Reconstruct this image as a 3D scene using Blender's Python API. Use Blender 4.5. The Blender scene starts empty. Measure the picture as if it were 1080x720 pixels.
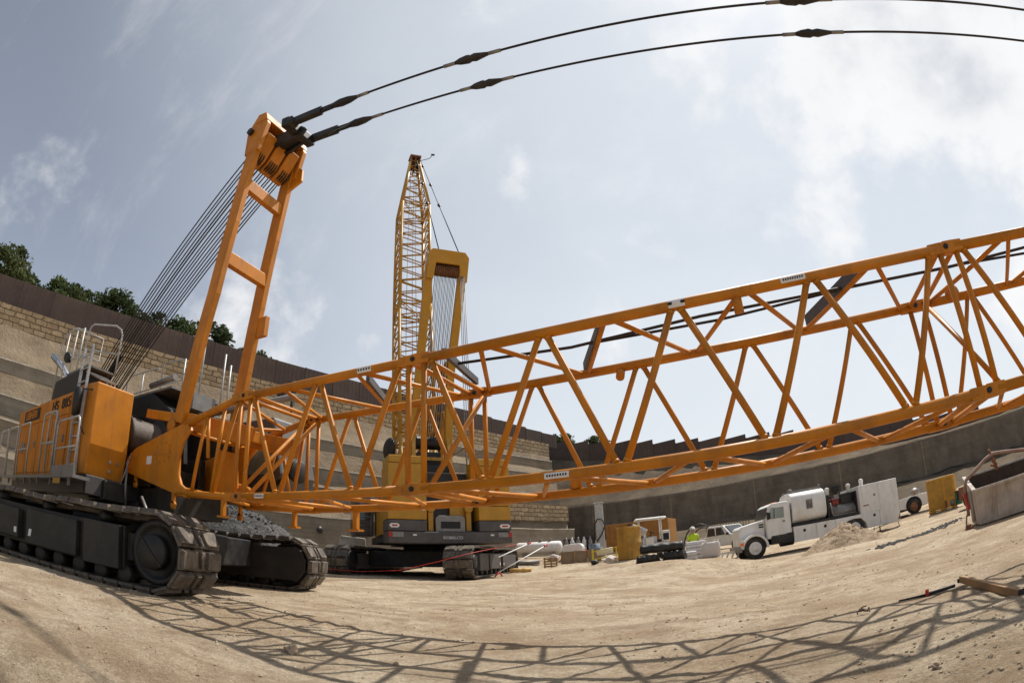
import bpy, math, random
from mathutils import Vector, Matrix, noise as mnoise
R_ = math.radians
random.seed(7)
scene = bpy.context.scene
COL = scene.collection

# ------------------------------------------------------------------ exposure, sky and tree settings
EXPO = 0.20; SUN_E = 4.9; SKY_S = .100; SKY_SAT = .55; VEILC = (7.0, 7.5, 7.95)
CLX, CLY, CLZ = 2.3, 5.1, .7
CLOUDS = [(28, 47, 15, 12, .26), (41, 26, 14, 10, .24), (14, 30, 7, 8, .12), (-50, 22, 6, 9, .14), (-40, 17, 6, 8, .13), (-66, 25, 1.6, 2, .14), (-24, 36, 2, 4, .09)]
CLOUD_LIT = (8.8, 8.75, 8.7); CLOUD_DARK = (5.6, 5.85, 6.3)
LTREES = [(-43.5, 5.3, 18.0, 2.6), (-42.4, 7.0, 19.3, 2.9), (-44.2, 9.7, 18.3, 3.0), (-40.6, 11.0, 17.9, 2.7), (-41.6, 12.8, 18.2, 2.4), (-40.8, 13.7, 18.0, 2.2), (-41.4, 14.9, 18.4, 2.6), (-40.5, 16.3, 18.6, 3.4), (-40.1, 20.5, 18.7, 4.0), (-38.9, 22.6, 18.4, 2.4), (-38.8, 26.2, 19.5, 4.6), (-36.0, 28.4, 17.4, 2.2)]
RT_LIST = [(-29.3, 61.4, 17.5, 2.6), (-23.1, 64.0, 15.6, 2.2), (-21.4, 64.5, 15.7, 2.2), (-18.1, 65.5, 15.1, 2.6)]
HAZEC = (7.2, 7.55, 7.8)

# ------------------------------------------------------------------ mesh helper
ONE_PIECE = {'lattice', 'bolt', 'corrugation', 'bars', 'boards', 'crown', 'trunk', 'wall', 'coping', 'crawler', 'body'}
class MB:
    """collects shapes and links them as one mesh object"""
    def __init__(self, T=None):
        self.v = []; self.f = []; self.s = []; self.T = T
    def add(self, vs, fs, smooth=False, flat=()):
        o = len(self.v)
        if self.T is not None:
            vs = [self.T @ Vector(p) for p in vs]
        self.v.extend([tuple(p) for p in vs])
        for f in fs:
            self.f.append(tuple(o + i for i in f)); self.s.append(smooth)
        for f in flat:
            self.f.append(tuple(o + i for i in f)); self.s.append(False)
        return self
    def pieces(self):
        """far-apart pieces of the mesh, each as its own MB"""
        n = len(self.v); par = list(range(n))
        def find(i):
            while par[i] != i: par[i] = par[par[i]]; i = par[i]
            return i
        for f in self.f:
            a = find(f[0])
            for i in f[1:]: par[find(i)] = a
        isl = {}
        for i in range(n): isl.setdefault(find(i), []).append(i)
        if not 1 < len(isl) <= 400: return [self]
        keys = list(isl); bb = []
        for k in keys:
            P = [self.v[i] for i in isl[k]]; bb.append(([min(q[d] for q in P) for d in range(3)], [max(q[d] for q in P) for d in range(3)]))
        size = [max(h[d]-l[d] for d in range(3)) for l, h in bb]; cp = list(range(len(keys)))
        def cf(i):
            while cp[i] != i: i = cp[i]
            return i
        for a in range(len(keys)):
            for b in range(a+1, len(keys)):
                g = math.sqrt(sum(max(0, bb[a][0][d]-bb[b][1][d], bb[b][0][d]-bb[a][1][d])**2 for d in range(3)))
                if g <= max(.02, .5*max(size[a], size[b])): cp[cf(a)] = cf(b)
        grp = {}
        for a, k in enumerate(keys): grp.setdefault(cf(a), []).append(k)
        if not 1 < len(grp) <= 100: return [self]
        owner = {k: g for g, ks in grp.items() for k in ks}; out = []
        for g in grp:
            m = MB(); mp = {}
            for f, s in zip(self.f, self.s):
                if owner[find(f[0])] != g: continue
                for i in f:
                    if i not in mp: mp[i] = len(m.v); m.v.append(self.v[i])
                m.f.append(tuple(mp[i] for i in f)); m.s.append(s)
            out.append(m)
        return out
    def box(self, lo, hi, M=None):
        (a, b, c), (d, e, f) = lo, hi
        vs = [(a,b,c),(d,b,c),(d,e,c),(a,e,c),(a,b,f),(d,b,f),(d,e,f),(a,e,f)]
        if M is not None: vs = [M @ Vector(p) for p in vs]
        return self.add(vs, [(0,3,2,1),(4,5,6,7),(0,1,5,4),(1,2,6,5),(2,3,7,6),(3,0,4,7)])
    def beam(self, p, q, w, h, up=(0,0,1)):
        """box beam from p to q, w wide (sideways), h tall"""
        p, q = Vector(p), Vector(q); d = q - p; L = d.length; d.normalize()
        s = d.cross(Vector(up))
        if s.length < 1e-4: s = d.cross(Vector((0,1,0)))
        s.normalize(); u = s.cross(d)
        vs = []
        for e in (p, q):
            for a, b in ((-1,-1),(1,-1),(1,1),(-1,1)):
                vs.append(e + s*a*w/2 + u*b*h/2)
        return self.add(vs, [(0,1,2,3),(7,6,5,4),(0,4,5,1),(1,5,6,2),(2,6,7,3),(3,7,4,0)])
    def tube(self, p, q, r, n=10, r2=None, caps=True):
        p, q = Vector(p), Vector(q); d = (q - p)
        if d.length < 1e-6: return self
        d.normalize()
        a = d.orthogonal().normalized(); b = d.cross(a)
        r2 = r if r2 is None else r2
        vs = []
        for c, rr in ((p, r), (q, r2)):
            for i in range(n):
                t = 2*math.pi*i/n; vs.append(c + (a*math.cos(t) + b*math.sin(t))*rr)
        return self.add(vs, [(i, (i+1) % n, n + (i+1) % n, n + i) for i in range(n)], True, [tuple(reversed(range(n))), tuple(range(n, 2*n))] if caps else ())
    def path(self, pts, r, n=8, radii=None):
        pts = [Vector(p) for p in pts]; m = len(pts); vs = []; a = None
        for k, p in enumerate(pts):
            d = (pts[min(k+1, m-1)] - pts[max(k-1, 0)]).normalized()
            if a is None: a = d.orthogonal().normalized()
            else:
                a = (a - d*a.dot(d))
                a = a.normalized() if a.length > 1e-6 else d.orthogonal().normalized()
            b = d.cross(a); rr = radii[k] if radii else r
            for i in range(n):
                t = 2*math.pi*i/n; vs.append(p + (a*math.cos(t) + b*math.sin(t))*rr)
        fs = [(k*n+i, k*n+(i+1) % n, (k+1)*n+(i+1) % n, (k+1)*n+i) for k in range(m-1) for i in range(n)]
        return self.add(vs, fs, True, [tuple(reversed(range(n))), tuple(range((m-1)*n, m*n))])
    def lathe(self, o, axis, prof, n=24, smooth=True):
        """prof: list of (distance along axis, radius)"""
        o = Vector(o); d = Vector(axis).normalized(); a = d.orthogonal().normalized(); b = d.cross(a); vs = []
        for h, r in prof:
            for i in range(n):
                t = 2*math.pi*i/n; vs.append(o + d*h + (a*math.cos(t) + b*math.sin(t))*max(r, 1e-4))
        fs = [(k*n+i, k*n+(i+1) % n, (k+1)*n+(i+1) % n, (k+1)*n+i) for k in range(len(prof)-1) for i in range(n)]
        k = len(prof)
        return self.add(vs, fs, smooth, [tuple(reversed(range(n))), tuple(range((k-1)*n, k*n))])
    def prism(self, pts, vec):
        """closed polygon pts (3-D) extruded by vec"""
        pts = [Vector(p) for p in pts]; vec = Vector(vec); n = len(pts)
        vs = pts + [p + vec for p in pts]
        return self.add(vs, [tuple(reversed(range(n))), tuple(range(n, 2*n))] + [(i, (i+1) % n, n+(i+1) % n, n+i) for i in range(n)])
    def build(self, name, mat, parent=None, bevel=0, seg=2, origin=None):
        if parent is not None and name not in ONE_PIECE:
            ps = self.pieces()
            if len(ps) > 1: return [q.build1(name, mat, parent, bevel, seg) for q in ps][0]
        return self.build1(name, mat, parent, bevel, seg, origin)
    def build1(self, name, mat, parent=None, bevel=0, seg=2, origin=None):
        me = bpy.data.meshes.new(name)
        vs = self.v
        if origin is not None:
            ox, oy, oz = origin; vs = [(x-ox, y-oy, z-oz) for x, y, z in vs]
        me.from_pydata(vs, [], self.f)
        me.polygons.foreach_set('use_smooth', self.s)
        me.update()
        if mat: me.materials.append(mat)
        o = bpy.data.objects.new(name, me); COL.objects.link(o)
        if parent is not None: o.parent = parent
        elif origin is not None: o.location = origin
        if bevel:
            b = o.modifiers.new('bevel', 'BEVEL'); b.width = bevel; b.segments = seg; b.limit_method = 'ANGLE'; b.angle_limit = R_(40)
        import bmesh
        bm = bmesh.new(); bm.from_mesh(me); bmesh.ops.recalc_face_normals(bm, faces=bm.faces); bm.to_mesh(me); bm.free()
        return o

def tag(o, label=None, cat=None, group=None, kind=None):
    if label: o['label'] = label
    if cat: o['category'] = cat
    if group: o['group'] = group
    if kind: o['kind'] = kind
    return o
def thing(name, label, cat, loc=(0,0,0), rz=0, group=None, tilt=(0,0)):
    o = bpy.data.objects.new(name, None); COL.objects.link(o)
    o.empty_display_size = .3
    o.location = loc; o.rotation_euler = (tilt[0], tilt[1], rz)
    return tag(o, label, cat, group)
def copy_tree(o, parent=None):
    c = o.copy(); COL.objects.link(c)
    if parent is not None: c.parent = parent
    for ch in list(o.children): copy_tree(ch, c)
    return c
def text(name, body, size, mat, parent, loc, rot, extrude=.004, sx=1.0):
    cu = bpy.data.curves.new(name, 'FONT'); cu.body = body; cu.size = size; cu.extrude = extrude
    cu.align_x = 'CENTER'; cu.align_y = 'CENTER'; cu.materials.append(mat); cu.offset = size*.012
    tmp = bpy.data.objects.new('tmp', cu); COL.objects.link(tmp)
    dg = bpy.context.evaluated_depsgraph_get(); me = bpy.data.meshes.new_from_object(tmp.evaluated_get(dg)); bpy.data.objects.remove(tmp)
    if not me.materials: me.materials.append(mat)
    o = bpy.data.objects.new(name, me); COL.objects.link(o); o.parent = parent
    o.location = loc; o.rotation_euler = rot; o.scale = (sx, 1, 1)
    return o

# ------------------------------------------------------------------ materials
def mat(name, col, rough=.55, var=.18, scale=4, metal=0, dirt=None, dirt_amt=.35, dirt_scale=2.5, bump=0, bscale=30, spec=.4, streak=False, strata=0):
    m = bpy.data.materials.new(name); m.use_nodes = True
    nt = m.node_tree; N = nt.nodes; L = nt.links; b = N['Principled BSDF']
    b.inputs['Roughness'].default_value = rough; b.inputs['Metallic'].default_value = metal
    b.inputs['Specular IOR Level'].default_value = spec
    tc = N.new('ShaderNodeTexCoord')
    n1 = N.new('ShaderNodeTexNoise'); n1.inputs['Scale'].default_value = scale; n1.inputs['Detail'].default_value = 6; n1.inputs['Roughness'].default_value = .6
    L.new(tc.outputs['Object'], n1.inputs['Vector'])
    r1 = N.new('ShaderNodeMapRange'); r1.inputs['From Min'].default_value = .3; r1.inputs['From Max'].default_value = .7
    r1.inputs['To Min'].default_value = 1 - var; r1.inputs['To Max'].default_value = 1 + var
    L.new(n1.outputs['Fac'], r1.inputs['Value'])
    mu = N.new('ShaderNodeVectorMath'); mu.operation = 'SCALE'; mu.inputs[0].default_value = col[:3]
    L.new(r1.outputs['Result'], mu.inputs['Scale'])
    out = mu.outputs['Vector']
    if dirt:
        mp = N.new('ShaderNodeMapping'); L.new(tc.outputs['Object'], mp.inputs['Vector'])
        if streak: mp.inputs['Scale'].default_value = (1, 1, .18)
        n2 = N.new('ShaderNodeTexNoise'); n2.inputs['Scale'].default_value = dirt_scale; n2.inputs['Detail'].default_value = 8; n2.inputs['Roughness'].default_value = .7
        L.new(mp.outputs['Vector'], n2.inputs['Vector'])
        r2 = N.new('ShaderNodeMapRange'); r2.inputs['From Min'].default_value = .48; r2.inputs['From Max'].default_value = .72
        r2.inputs['To Min'].default_value = 0; r2.inputs['To Max'].default_value = dirt_amt
        L.new(n2.outputs['Fac'], r2.inputs['Value'])
        mx = N.new('ShaderNodeMix'); mx.data_type = 'RGBA'
        L.new(r2.outputs['Result'], mx.inputs['Factor']); L.new(out, mx.inputs[6]); mx.inputs[7].default_value = (*dirt, 1)
        out = mx.outputs[2]
        ro = N.new('ShaderNodeMapRange'); ro.inputs['To Min'].default_value = rough; ro.inputs['To Max'].default_value = .95
        L.new(r2.outputs['Result'], ro.inputs['Value']); L.new(ro.outputs['Result'], b.inputs['Roughness'])
    if strata:
        mp = N.new('ShaderNodeMapping'); mp.inputs['Scale'].default_value = (.07, .07, 2.6); L.new(tc.outputs['Object'], mp.inputs['Vector'])
        n4 = N.new('ShaderNodeTexNoise'); n4.inputs['Scale'].default_value = 1.6; n4.inputs['Detail'].default_value = 9; n4.inputs['Roughness'].default_value = .72; L.new(mp.outputs['Vector'], n4.inputs['Vector'])
        r4 = N.new('ShaderNodeMapRange'); r4.inputs['From Min'].default_value = .32; r4.inputs['From Max'].default_value = .66; r4.inputs['To Min'].default_value = 1-strata; r4.inputs['To Max'].default_value = 1+strata
        L.new(n4.outputs['Fac'], r4.inputs['Value']); sc = N.new('ShaderNodeVectorMath'); sc.operation = 'SCALE'; L.new(out, sc.inputs[0]); L.new(r4.outputs['Result'], sc.inputs['Scale']); out = sc.outputs['Vector']
    L.new(out, b.inputs['Base Color'])
    if bump:
        n3 = N.new('ShaderNodeTexNoise'); n3.inputs['Scale'].default_value = bscale; n3.inputs['Detail'].default_value = 8
        L.new(tc.outputs['Object'], n3.inputs['Vector'])
        bp = N.new('ShaderNodeBump'); bp.inputs['Strength'].default_value = 1; bp.inputs['Distance'].default_value = bump
        L.new(n3.outputs['Fac'], bp.inputs['Height']); L.new(bp.outputs['Normal'], b.inputs['Normal'])
    return m
TAN = (.36, .28, .19)
ORANGE = mat('orange_paint', (.52, .184, .008), .48, .16, 2.5, spec=.3, dirt=(.22, .10, .035), dirt_amt=.6, dirt_scale=3, streak=True)
ORANGE_DUSTY = mat('orange_paint_dusty', (.485, .170, .010), .52, .18, 2, spec=.28, dirt=(.25, .13, .05), dirt_amt=.55, dirt_scale=2.2, streak=True)
YELLOW = mat('yellow_paint', (.43, .215, .014), .45, .12, 2, dirt=(.30, .19, .07), dirt_amt=.4, streak=True)
YELLOW_OLD = mat('ochre_paint', (.42, .22, .03), .6, .2, 4, dirt=(.20, .11, .04), dirt_amt=.7, dirt_scale=4, streak=True)
BLACK = mat('black_paint', (.014, .013, .0125), .5, .3, 4, dirt=(.10, .08, .06), dirt_amt=.35)
DARK = mat('dark_grey_paint', (.021, .0195, .018), .55, .25, 3, dirt=(.11, .085, .06), dirt_amt=.28, dirt_scale=1.8)
CHARC = mat('charcoal_paint', (.075, .068, .065), .55, .2, 3, dirt=(.2, .16, .12), dirt_amt=.3)
SHOE = mat('track_steel', (.10, .085, .072), .55, .35, 6, metal=.35, dirt=(.30, .235, .165), dirt_amt=.75, dirt_scale=5, bump=.006, bscale=25)
STEEL = mat('galvanised_steel', (.40, .40, .39), .5, .2, 8, metal=.3)
STEELD = mat('dull_steel', (.22, .21, .20), .5, .2, 6, metal=.5, dirt=TAN, dirt_amt=.3)
CHROME = mat('polished_steel', (.75, .74, .72), .12, .05, 5, metal=1)
ROPE = mat('steel_rope', (.035, .028, .026), .5, .3, 20, metal=.4)
ROPEL = mat('light_steel_rope', (.36, .36, .37), .4, .2, 20, metal=.6)
ROPEB = mat('wound_rope', (.10, .075, .058), .6, .3, 14, bump=.01, bscale=60)
WHITE = mat('white_paint', (.70, .69, .66), .4, .07, 3, dirt=(.42, .36, .28), dirt_amt=.5, dirt_scale=2.5, streak=True)
WHITE2 = mat('white_plastic', (.66, .64, .62), .6, .1, 6, dirt=(.4, .33, .26), dirt_amt=.4)
TYRE = mat('tyre_rubber', (.022, .021, .02), .85, .3, 6, dirt=(.22, .17, .12), dirt_amt=.5, dirt_scale=4)
GLASS = mat('dark_glass', (.03, .035, .035), .08, .1, 2, spec=.8)
PALEGLASS = mat('greenish_glass', (.22, .27, .25), .08, .2, 2, spec=.8)
RED = mat('red_paint', (.45, .03, .02), .5, .2, 5)
REDTOOL = mat('red_lens', (.40, .02, .015), .25, .1, 5)
AMBER = mat('amber_lens', (.75, .16, .01), .25, .1, 5)
RUST = mat('rusty_steel', (.20, .085, .045), .8, .35, 4, dirt=(.30, .20, .12), dirt_amt=.5)
CONC = mat('weathered_concrete', (.225, .182, .132), .9, .16, 1.2, strata=.24, dirt=(.15, .12, .095), dirt_amt=.6, dirt_scale=.5, bump=.02, bscale=6, spec=.15)
CONCG = mat('grey_concrete', (.225, .195, .155), .9, .14, 1.5, strata=.2, dirt=(.14, .12, .10), dirt_amt=.55, dirt_scale=.7, bump=.015, bscale=8, spec=.15)
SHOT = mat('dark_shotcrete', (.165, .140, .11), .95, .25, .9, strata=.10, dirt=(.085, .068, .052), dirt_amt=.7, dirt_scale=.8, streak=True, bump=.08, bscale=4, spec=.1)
LIP = mat('pale_concrete_lip', (.46, .42, .35), .9, .3, 1.5, dirt=(.2, .16, .12), dirt_amt=.8, dirt_scale=1.2, bump=.01, bscale=20, spec=.15)
FENCE = mat('brown_metal_fence', (.085, .058, .048), .7, .14, 1.2, dirt=(.13, .09, .07), dirt_amt=.4, streak=True)
FENCE2 = mat('brown_metal_fence_faded', (.10, .07, .056), .7, .14, 1.2, dirt=(.15, .11, .085), dirt_amt=.4, streak=True)
WOOD = mat('weathered_timber', (.30, .18, .085), .8, .25, 5, dirt=(.16, .10, .06), dirt_amt=.6, streak=True)
PLY = mat('plywood', (.26, .19, .12), .85, .25, 3, dirt=(.12, .09, .06), dirt_amt=.6, streak=True)
CONTAINER = mat('ochre_container_paint', (.33, .145, .03), .65, .2, 2, dirt=(.18, .10, .05), dirt_amt=.6, streak=True)
MUDSHADE = mat('mud_with_shade', (.07, .05, .036), .9, .3, 4)  # muddy brown, darkened to carry the shade inside the skip
BAILM = mat('pinkish_worn_paint', (.33, .215, .165), .7, .2, 4, dirt=(.2, .09, .05), dirt_amt=.6)
SKIP = mat('dirty_skip_paint', (.43, .385, .335), .75, .2, 3, dirt=(.22, .145, .095), dirt_amt=.7, dirt_scale=4, streak=True, bump=.004, bscale=20)
GREEN = mat('green_plastic', (.03, .16, .09), .6, .2, 5)
BLUE = mat('blue_plastic', (.03, .12, .42), .5, .15, 5)
BLUEGREY = mat('blue_grey_plastic', (.16, .20, .25), .6, .2, 5)
BAG = mat('woven_bag', (.58, .53, .49), .9, .1, 5, dirt=(.38, .3, .24), dirt_amt=.5, bump=.02, bscale=8)
HIVIS = mat('hi_vis_fabric', (.45, .62, .03), .8, .1, 5)
SKIN = mat('skin', (.35, .2, .13), .6, .05, 5)
DENIM = mat('dark_denim', (.04, .05, .08), .9, .15, 8)
BARK = mat('bark', (.10, .07, .05), .95, .3, 6, bump=.03, bscale=12)
STICK = mat('sticker', (.72, .70, .68), .6, .05, 3)
INK = mat('black_ink', (.012, .011, .011), .6, .1, 3)
WHITEINK = mat('white_ink', (.60, .58, .55), .6, .05, 3)
ROCK = mat('sandstone_rock', (.38, .29, .20), .95, .3, 5, bump=.03, bscale=8, spec=.1)
GREYROCK = mat('grey_rubble', (.27, .255, .23), .95, .35, 4, bump=.04, bscale=9, spec=.1)

def leafmat(name, a, b):
    m = bpy.data.materials.new(name); m.use_nodes = True; nt = m.node_tree; N = nt.nodes; L = nt.links
    p = N['Principled BSDF']; p.inputs['Roughness'].default_value = .7; p.inputs['Specular IOR Level'].default_value = .2
    g = N.new('ShaderNodeTexCoord'); n = N.new('ShaderNodeTexNoise'); n.inputs['Scale'].default_value = 1.6; n.inputs['Detail'].default_value = 5
    L.new(g.outputs['Object'], n.inputs['Vector'])
    r = N.new('ShaderNodeValToRGB'); r.color_ramp.elements[0].position = .35; r.color_ramp.elements[1].position = .68
    r.color_ramp.elements[0].color = (*a, 1); r.color_ramp.elements[1].color = (*b, 1)
    L.new(n.outputs['Fac'], r.inputs['Fac']); L.new(r.outputs['Color'], p.inputs['Base Color'])
    tr = N.new('ShaderNodeBsdfTranslucent'); L.new(r.outputs['Color'], tr.inputs['Color'])
    mx = N.new('ShaderNodeMixShader'); mx.inputs['Fac'].default_value = .3
    L.new(p.outputs[0], mx.inputs[1]); L.new(tr.outputs[0], mx.inputs[2]); L.new(mx.outputs[0], N['Material Output'].inputs['Surface'])
    return m
LEAF = [leafmat('leaf_a', (.04, .06, .022), (.10, .13, .045)), leafmat('leaf_b', (.033, .048, .02), (.075, .095, .036)), leafmat('leaf_c', (.05, .066, .024), (.12, .14, .052))]

def ground_material():
    m = bpy.data.materials.new('dusty_ground'); m.use_nodes = True; nt = m.node_tree; N = nt.nodes; L = nt.links
    b = N['Principled BSDF']; b.inputs['Roughness'].default_value = .95; b.inputs['Specular IOR Level'].default_value = .1
    tc = N.new('ShaderNodeTexCoord')
    def noise(scale, detail=8, rough=.6, vec=None):
        n = N.new('ShaderNodeTexNoise'); n.inputs['Scale'].default_value = scale; n.inputs['Detail'].default_value = detail; n.inputs['Roughness'].default_value = rough
        L.new(vec or tc.outputs['Object'], n.inputs['Vector']); return n.outputs['Fac']
    def mrange(v, a, b_, c, d):
        r = N.new('ShaderNodeMapRange'); r.inputs['From Min'].default_value = a; r.inputs['From Max'].default_value = b_; r.inputs['To Min'].default_value = c; r.inputs['To Max'].default_value = d
        L.new(v, r.inputs['Value']); return r.outputs['Result']
    def mix(f, a, c, mode='MIX'):
        x = N.new('ShaderNodeMix'); x.data_type = 'RGBA'; x.blend_type = mode
        if isinstance(f, float): x.inputs['Factor'].default_value = f
        else: L.new(f, x.inputs['Factor'])
        for s, k in ((a, 6), (c, 7)):
            if isinstance(s, tuple): x.inputs[k].default_value = (*s, 1)
            else: L.new(s, x.inputs[k])
        return x.outputs[2]
    big = noise(.42, 8, .66)
    c = mix(mrange(big, .42, .58, 0, 1), (.63, .53, .385), (.42, .315, .205))
    # pale dusty patches
    c = mix(mrange(noise(.55, 9, .68), .50, .66, 0, .85), c, (.60, .51, .385))
    # brown damp/gravelly patches
    c = mix(mrange(noise(1.3, 10, .72), .50, .62, 0, .85), c, (.31, .228, .15))
    # vehicle tracks: streaks running along the haul direction
    mp = N.new('ShaderNodeMapping'); mp.inputs['Rotation'].default_value = (0, 0, R_(-28)); mp.inputs['Scale'].default_value = (.10, 1.5, 1)
    L.new(tc.outputs['Object'], mp.inputs['Vector'])
    wn = N.new('ShaderNodeTexNoise'); wn.inputs['Scale'].default_value = .35; wn.inputs['Detail'].default_value = 4; L.new(tc.outputs['Object'], wn.inputs['Vector'])
    wv = N.new('ShaderNodeVectorMath'); wv.operation = 'MULTIPLY_ADD'; wv.inputs[1].default_value = (3.0, 3.0, 0); L.new(wn.outputs['Color'], wv.inputs[0]); L.new(tc.outputs['Object'], wv.inputs[2])
    L.new(wv.outputs[0], mp.inputs['Vector']); mp.inputs['Scale'].default_value = (.22, 1.1, 1)
    st = noise(1.5, 9, .68, mp.outputs['Vector'])
    c = mix(mrange(st, .50, .62, 0, .62), c, (.27, .195, .125))
    c = mix(mrange(st, .34, .46, .55, 0), c, (.60, .51, .39))
    c = mix(mrange(noise(5.5, 12, .82), .47, .62, 0, .72), c, (.29, .205, .13))
    c = mix(mrange(noise(8, 12, .82, None), .33, .46, .5, 0), c, (.62, .53, .40))
    # grain and pebbles
    c = mix(mrange(noise(34, 8, .8), .44, .62, 0, .75), c, (.235, .165, .105))
    c = mix(mrange(noise(21, 8, .8), .54, .68, 0, .7), c, (.58, .49, .37))
    vo = N.new('ShaderNodeTexVoronoi'); vo.inputs['Scale'].default_value = 26; L.new(tc.outputs['Object'], vo.inputs['Vector'])
    spots = mrange(vo.outputs['Distance'], .10, .22, 1, 0)
    msk = N.new('ShaderNodeMath'); msk.operation = 'MULTIPLY'; L.new(spots, msk.inputs[0]); L.new(mrange(noise(2.4, 5), .48, .62, 0, .8), msk.inputs[1])
    c = mix(msk.outputs[0], c, (.15, .105, .07))
    L.new(c, b.inputs['Base Color'])
    h = N.new('ShaderNodeMath'); h.operation = 'ADD'
    a1 = N.new('ShaderNodeMath'); a1.operation = 'MULTIPLY'; a1.inputs[1].default_value = .35; L.new(noise(9, 10, .7), a1.inputs[0])
    L.new(a1.outputs[0], h.inputs[0])
    a2 = N.new('ShaderNodeMath'); a2.operation = 'MULTIPLY_ADD'; a2.inputs[1].default_value = .8; L.new(st, a2.inputs[0]); L.new(noise(60, 8, .7), a2.inputs[2])
    a3 = N.new('ShaderNodeMath'); a3.operation = 'MULTIPLY'; a3.inputs[1].default_value = .30; L.new(a2.outputs[0], a3.inputs[0])
    L.new(a3.outputs[0], h.inputs[1])
    bp = N.new('ShaderNodeBump'); bp.inputs['Strength'].default_value = 1; bp.inputs['Distance'].default_value = .13
    L.new(h.outputs[0], bp.inputs['Height']); L.new(bp.outputs['Normal'], b.inputs['Normal'])
    return m
GROUND = ground_material()

def earth_material(name, a, bcol, dark, scale=.5):
    m = bpy.data.materials.new(name); m.use_nodes = True; nt = m.node_tree; N = nt.nodes; L = nt.links
    b = N['Principled BSDF']; b.inputs['Roughness'].default_value = .97; b.inputs['Specular IOR Level'].default_value = .08
    tc = N.new('ShaderNodeTexCoord')
    def noise(s, d=8, r=.65):
        n = N.new('ShaderNodeTexNoise'); n.inputs['Scale'].default_value = s; n.inputs['Detail'].default_value = d; n.inputs['Roughness'].default_value = r
        L.new(tc.outputs['Object'], n.inputs['Vector']); return n.outputs['Fac']
    def ramp(v, p, q, c0, c1):
        r = N.new('ShaderNodeValToRGB'); r.color_ramp.elements[0].position = p; r.color_ramp.elements[1].position = q
        r.color_ramp.elements[0].color = (*c0, 1); r.color_ramp.elements[1].color = (*c1, 1); L.new(v, r.inputs['Fac']); return r.outputs['Color']
    c1 = ramp(noise(scale), .38, .66, a, bcol)
    mx = N.new('ShaderNodeMix'); mx.data_type = 'RGBA'
    rr = N.new('ShaderNodeMapRange'); rr.inputs['From Min'].default_value = .55; rr.inputs['From Max'].default_value = .75; rr.inputs['To Max'].default_value = .8
    L.new(noise(scale*.6, 6), rr.inputs['Value']); L.new(rr.outputs['Result'], mx.inputs['Factor']); L.new(c1, mx.inputs[6]); mx.inputs[7].default_value = (*dark, 1)
    L.new(mx.outputs[2], b.inputs['Base Color'])
    bp = N.new('ShaderNodeBump'); bp.inputs['Distance'].default_value = .12; bp.inputs['Strength'].default_value = 1
    L.new(noise(4, 10, .7), bp.inputs['Height']); L.new(bp.outputs['Normal'], b.inputs['Normal'])
    return m
EARTH = earth_material('earth_slope', (.185, .142, .098), (.27, .21, .145), (.12, .093, .066))
DARKEARTH = earth_material('brown_earth', (.10, .078, .055), (.165, .126, .086), (.065, .05, .037))
GRAVELM = earth_material('dark_gravel', (.06, .058, .056), (.155, .148, .14), (.045, .043, .041), 11)
PEBBLE = earth_material('pebbles', (.38, .295, .20), (.58, .48, .36), (.27, .20, .135), 5)
DIRTM = earth_material('loose_dirt', (.30, .215, .14), (.43, .335, .24), (.20, .14, .09), 2)

def stone_material():
    m = bpy.data.materials.new('sandstone_blocks'); m.use_nodes = True; nt = m.node_tree; N = nt.nodes; L = nt.links
    b = N['Principled BSDF']; b.inputs['Roughness'].default_value = .95; b.inputs['Specular IOR Level'].default_value = .1
    uv = N.new('ShaderNodeTexCoord')
    nz = N.new('ShaderNodeTexNoise'); nz.inputs['Scale'].default_value = 1.9; nz.inputs['Detail'].default_value = 5; L.new(uv.outputs['UV'], nz.inputs['Vector'])
    ad = N.new('ShaderNodeVectorMath'); ad.operation = 'MULTIPLY_ADD'; ad.inputs[1].default_value = (.5, .17, 0); L.new(nz.outputs['Color'], ad.inputs[0]); L.new(uv.outputs['UV'], ad.inputs[2])
    br = N.new('ShaderNodeTexBrick'); L.new(ad.outputs[0], br.inputs['Vector'])
    br.inputs['Color1'].default_value = (.45, .34, .215, 1); br.inputs['Color2'].default_value = (.32, .235, .145, 1); br.inputs['Mortar'].default_value = (.19, .135, .083, 1)
    br.inputs['Scale'].default_value = 1; br.inputs['Mortar Size'].default_value = .035; br.inputs['Brick Width'].default_value = .78; br.inputs['Row Height'].default_value = .335; br.inputs['Mortar Smooth'].default_value = .7; br.inputs['Bias'].default_value = .1
    n2 = N.new('ShaderNodeTexNoise'); n2.inputs['Scale'].default_value = 3; n2.inputs['Detail'].default_value = 8; n2.inputs['Roughness'].default_value = .7; L.new(uv.outputs['UV'], n2.inputs['Vector'])
    mx = N.new('ShaderNodeMix'); mx.data_type = 'RGBA'; mx.blend_type = 'OVERLAY'; mx.inputs['Factor'].default_value = .75
    L.new(br.outputs['Color'], mx.inputs[6]); L.new(n2.outputs['Fac'], mx.inputs[7]); L.new(mx.outputs[2], b.inputs['Base Color'])
    bp = N.new('ShaderNodeBump'); bp.inputs['Distance'].default_value = .12; bp.invert = True
    su = N.new('ShaderNodeMath'); su.operation = 'SUBTRACT'; L.new(br.outputs['Fac'], su.inputs[0]); L.new(n2.outputs['Fac'], su.inputs[1])
    L.new(su.outputs[0], bp.inputs['Height']); L.new(bp.outputs['Normal'], b.inputs['Normal'])
    return m
STONE = stone_material()
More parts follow.
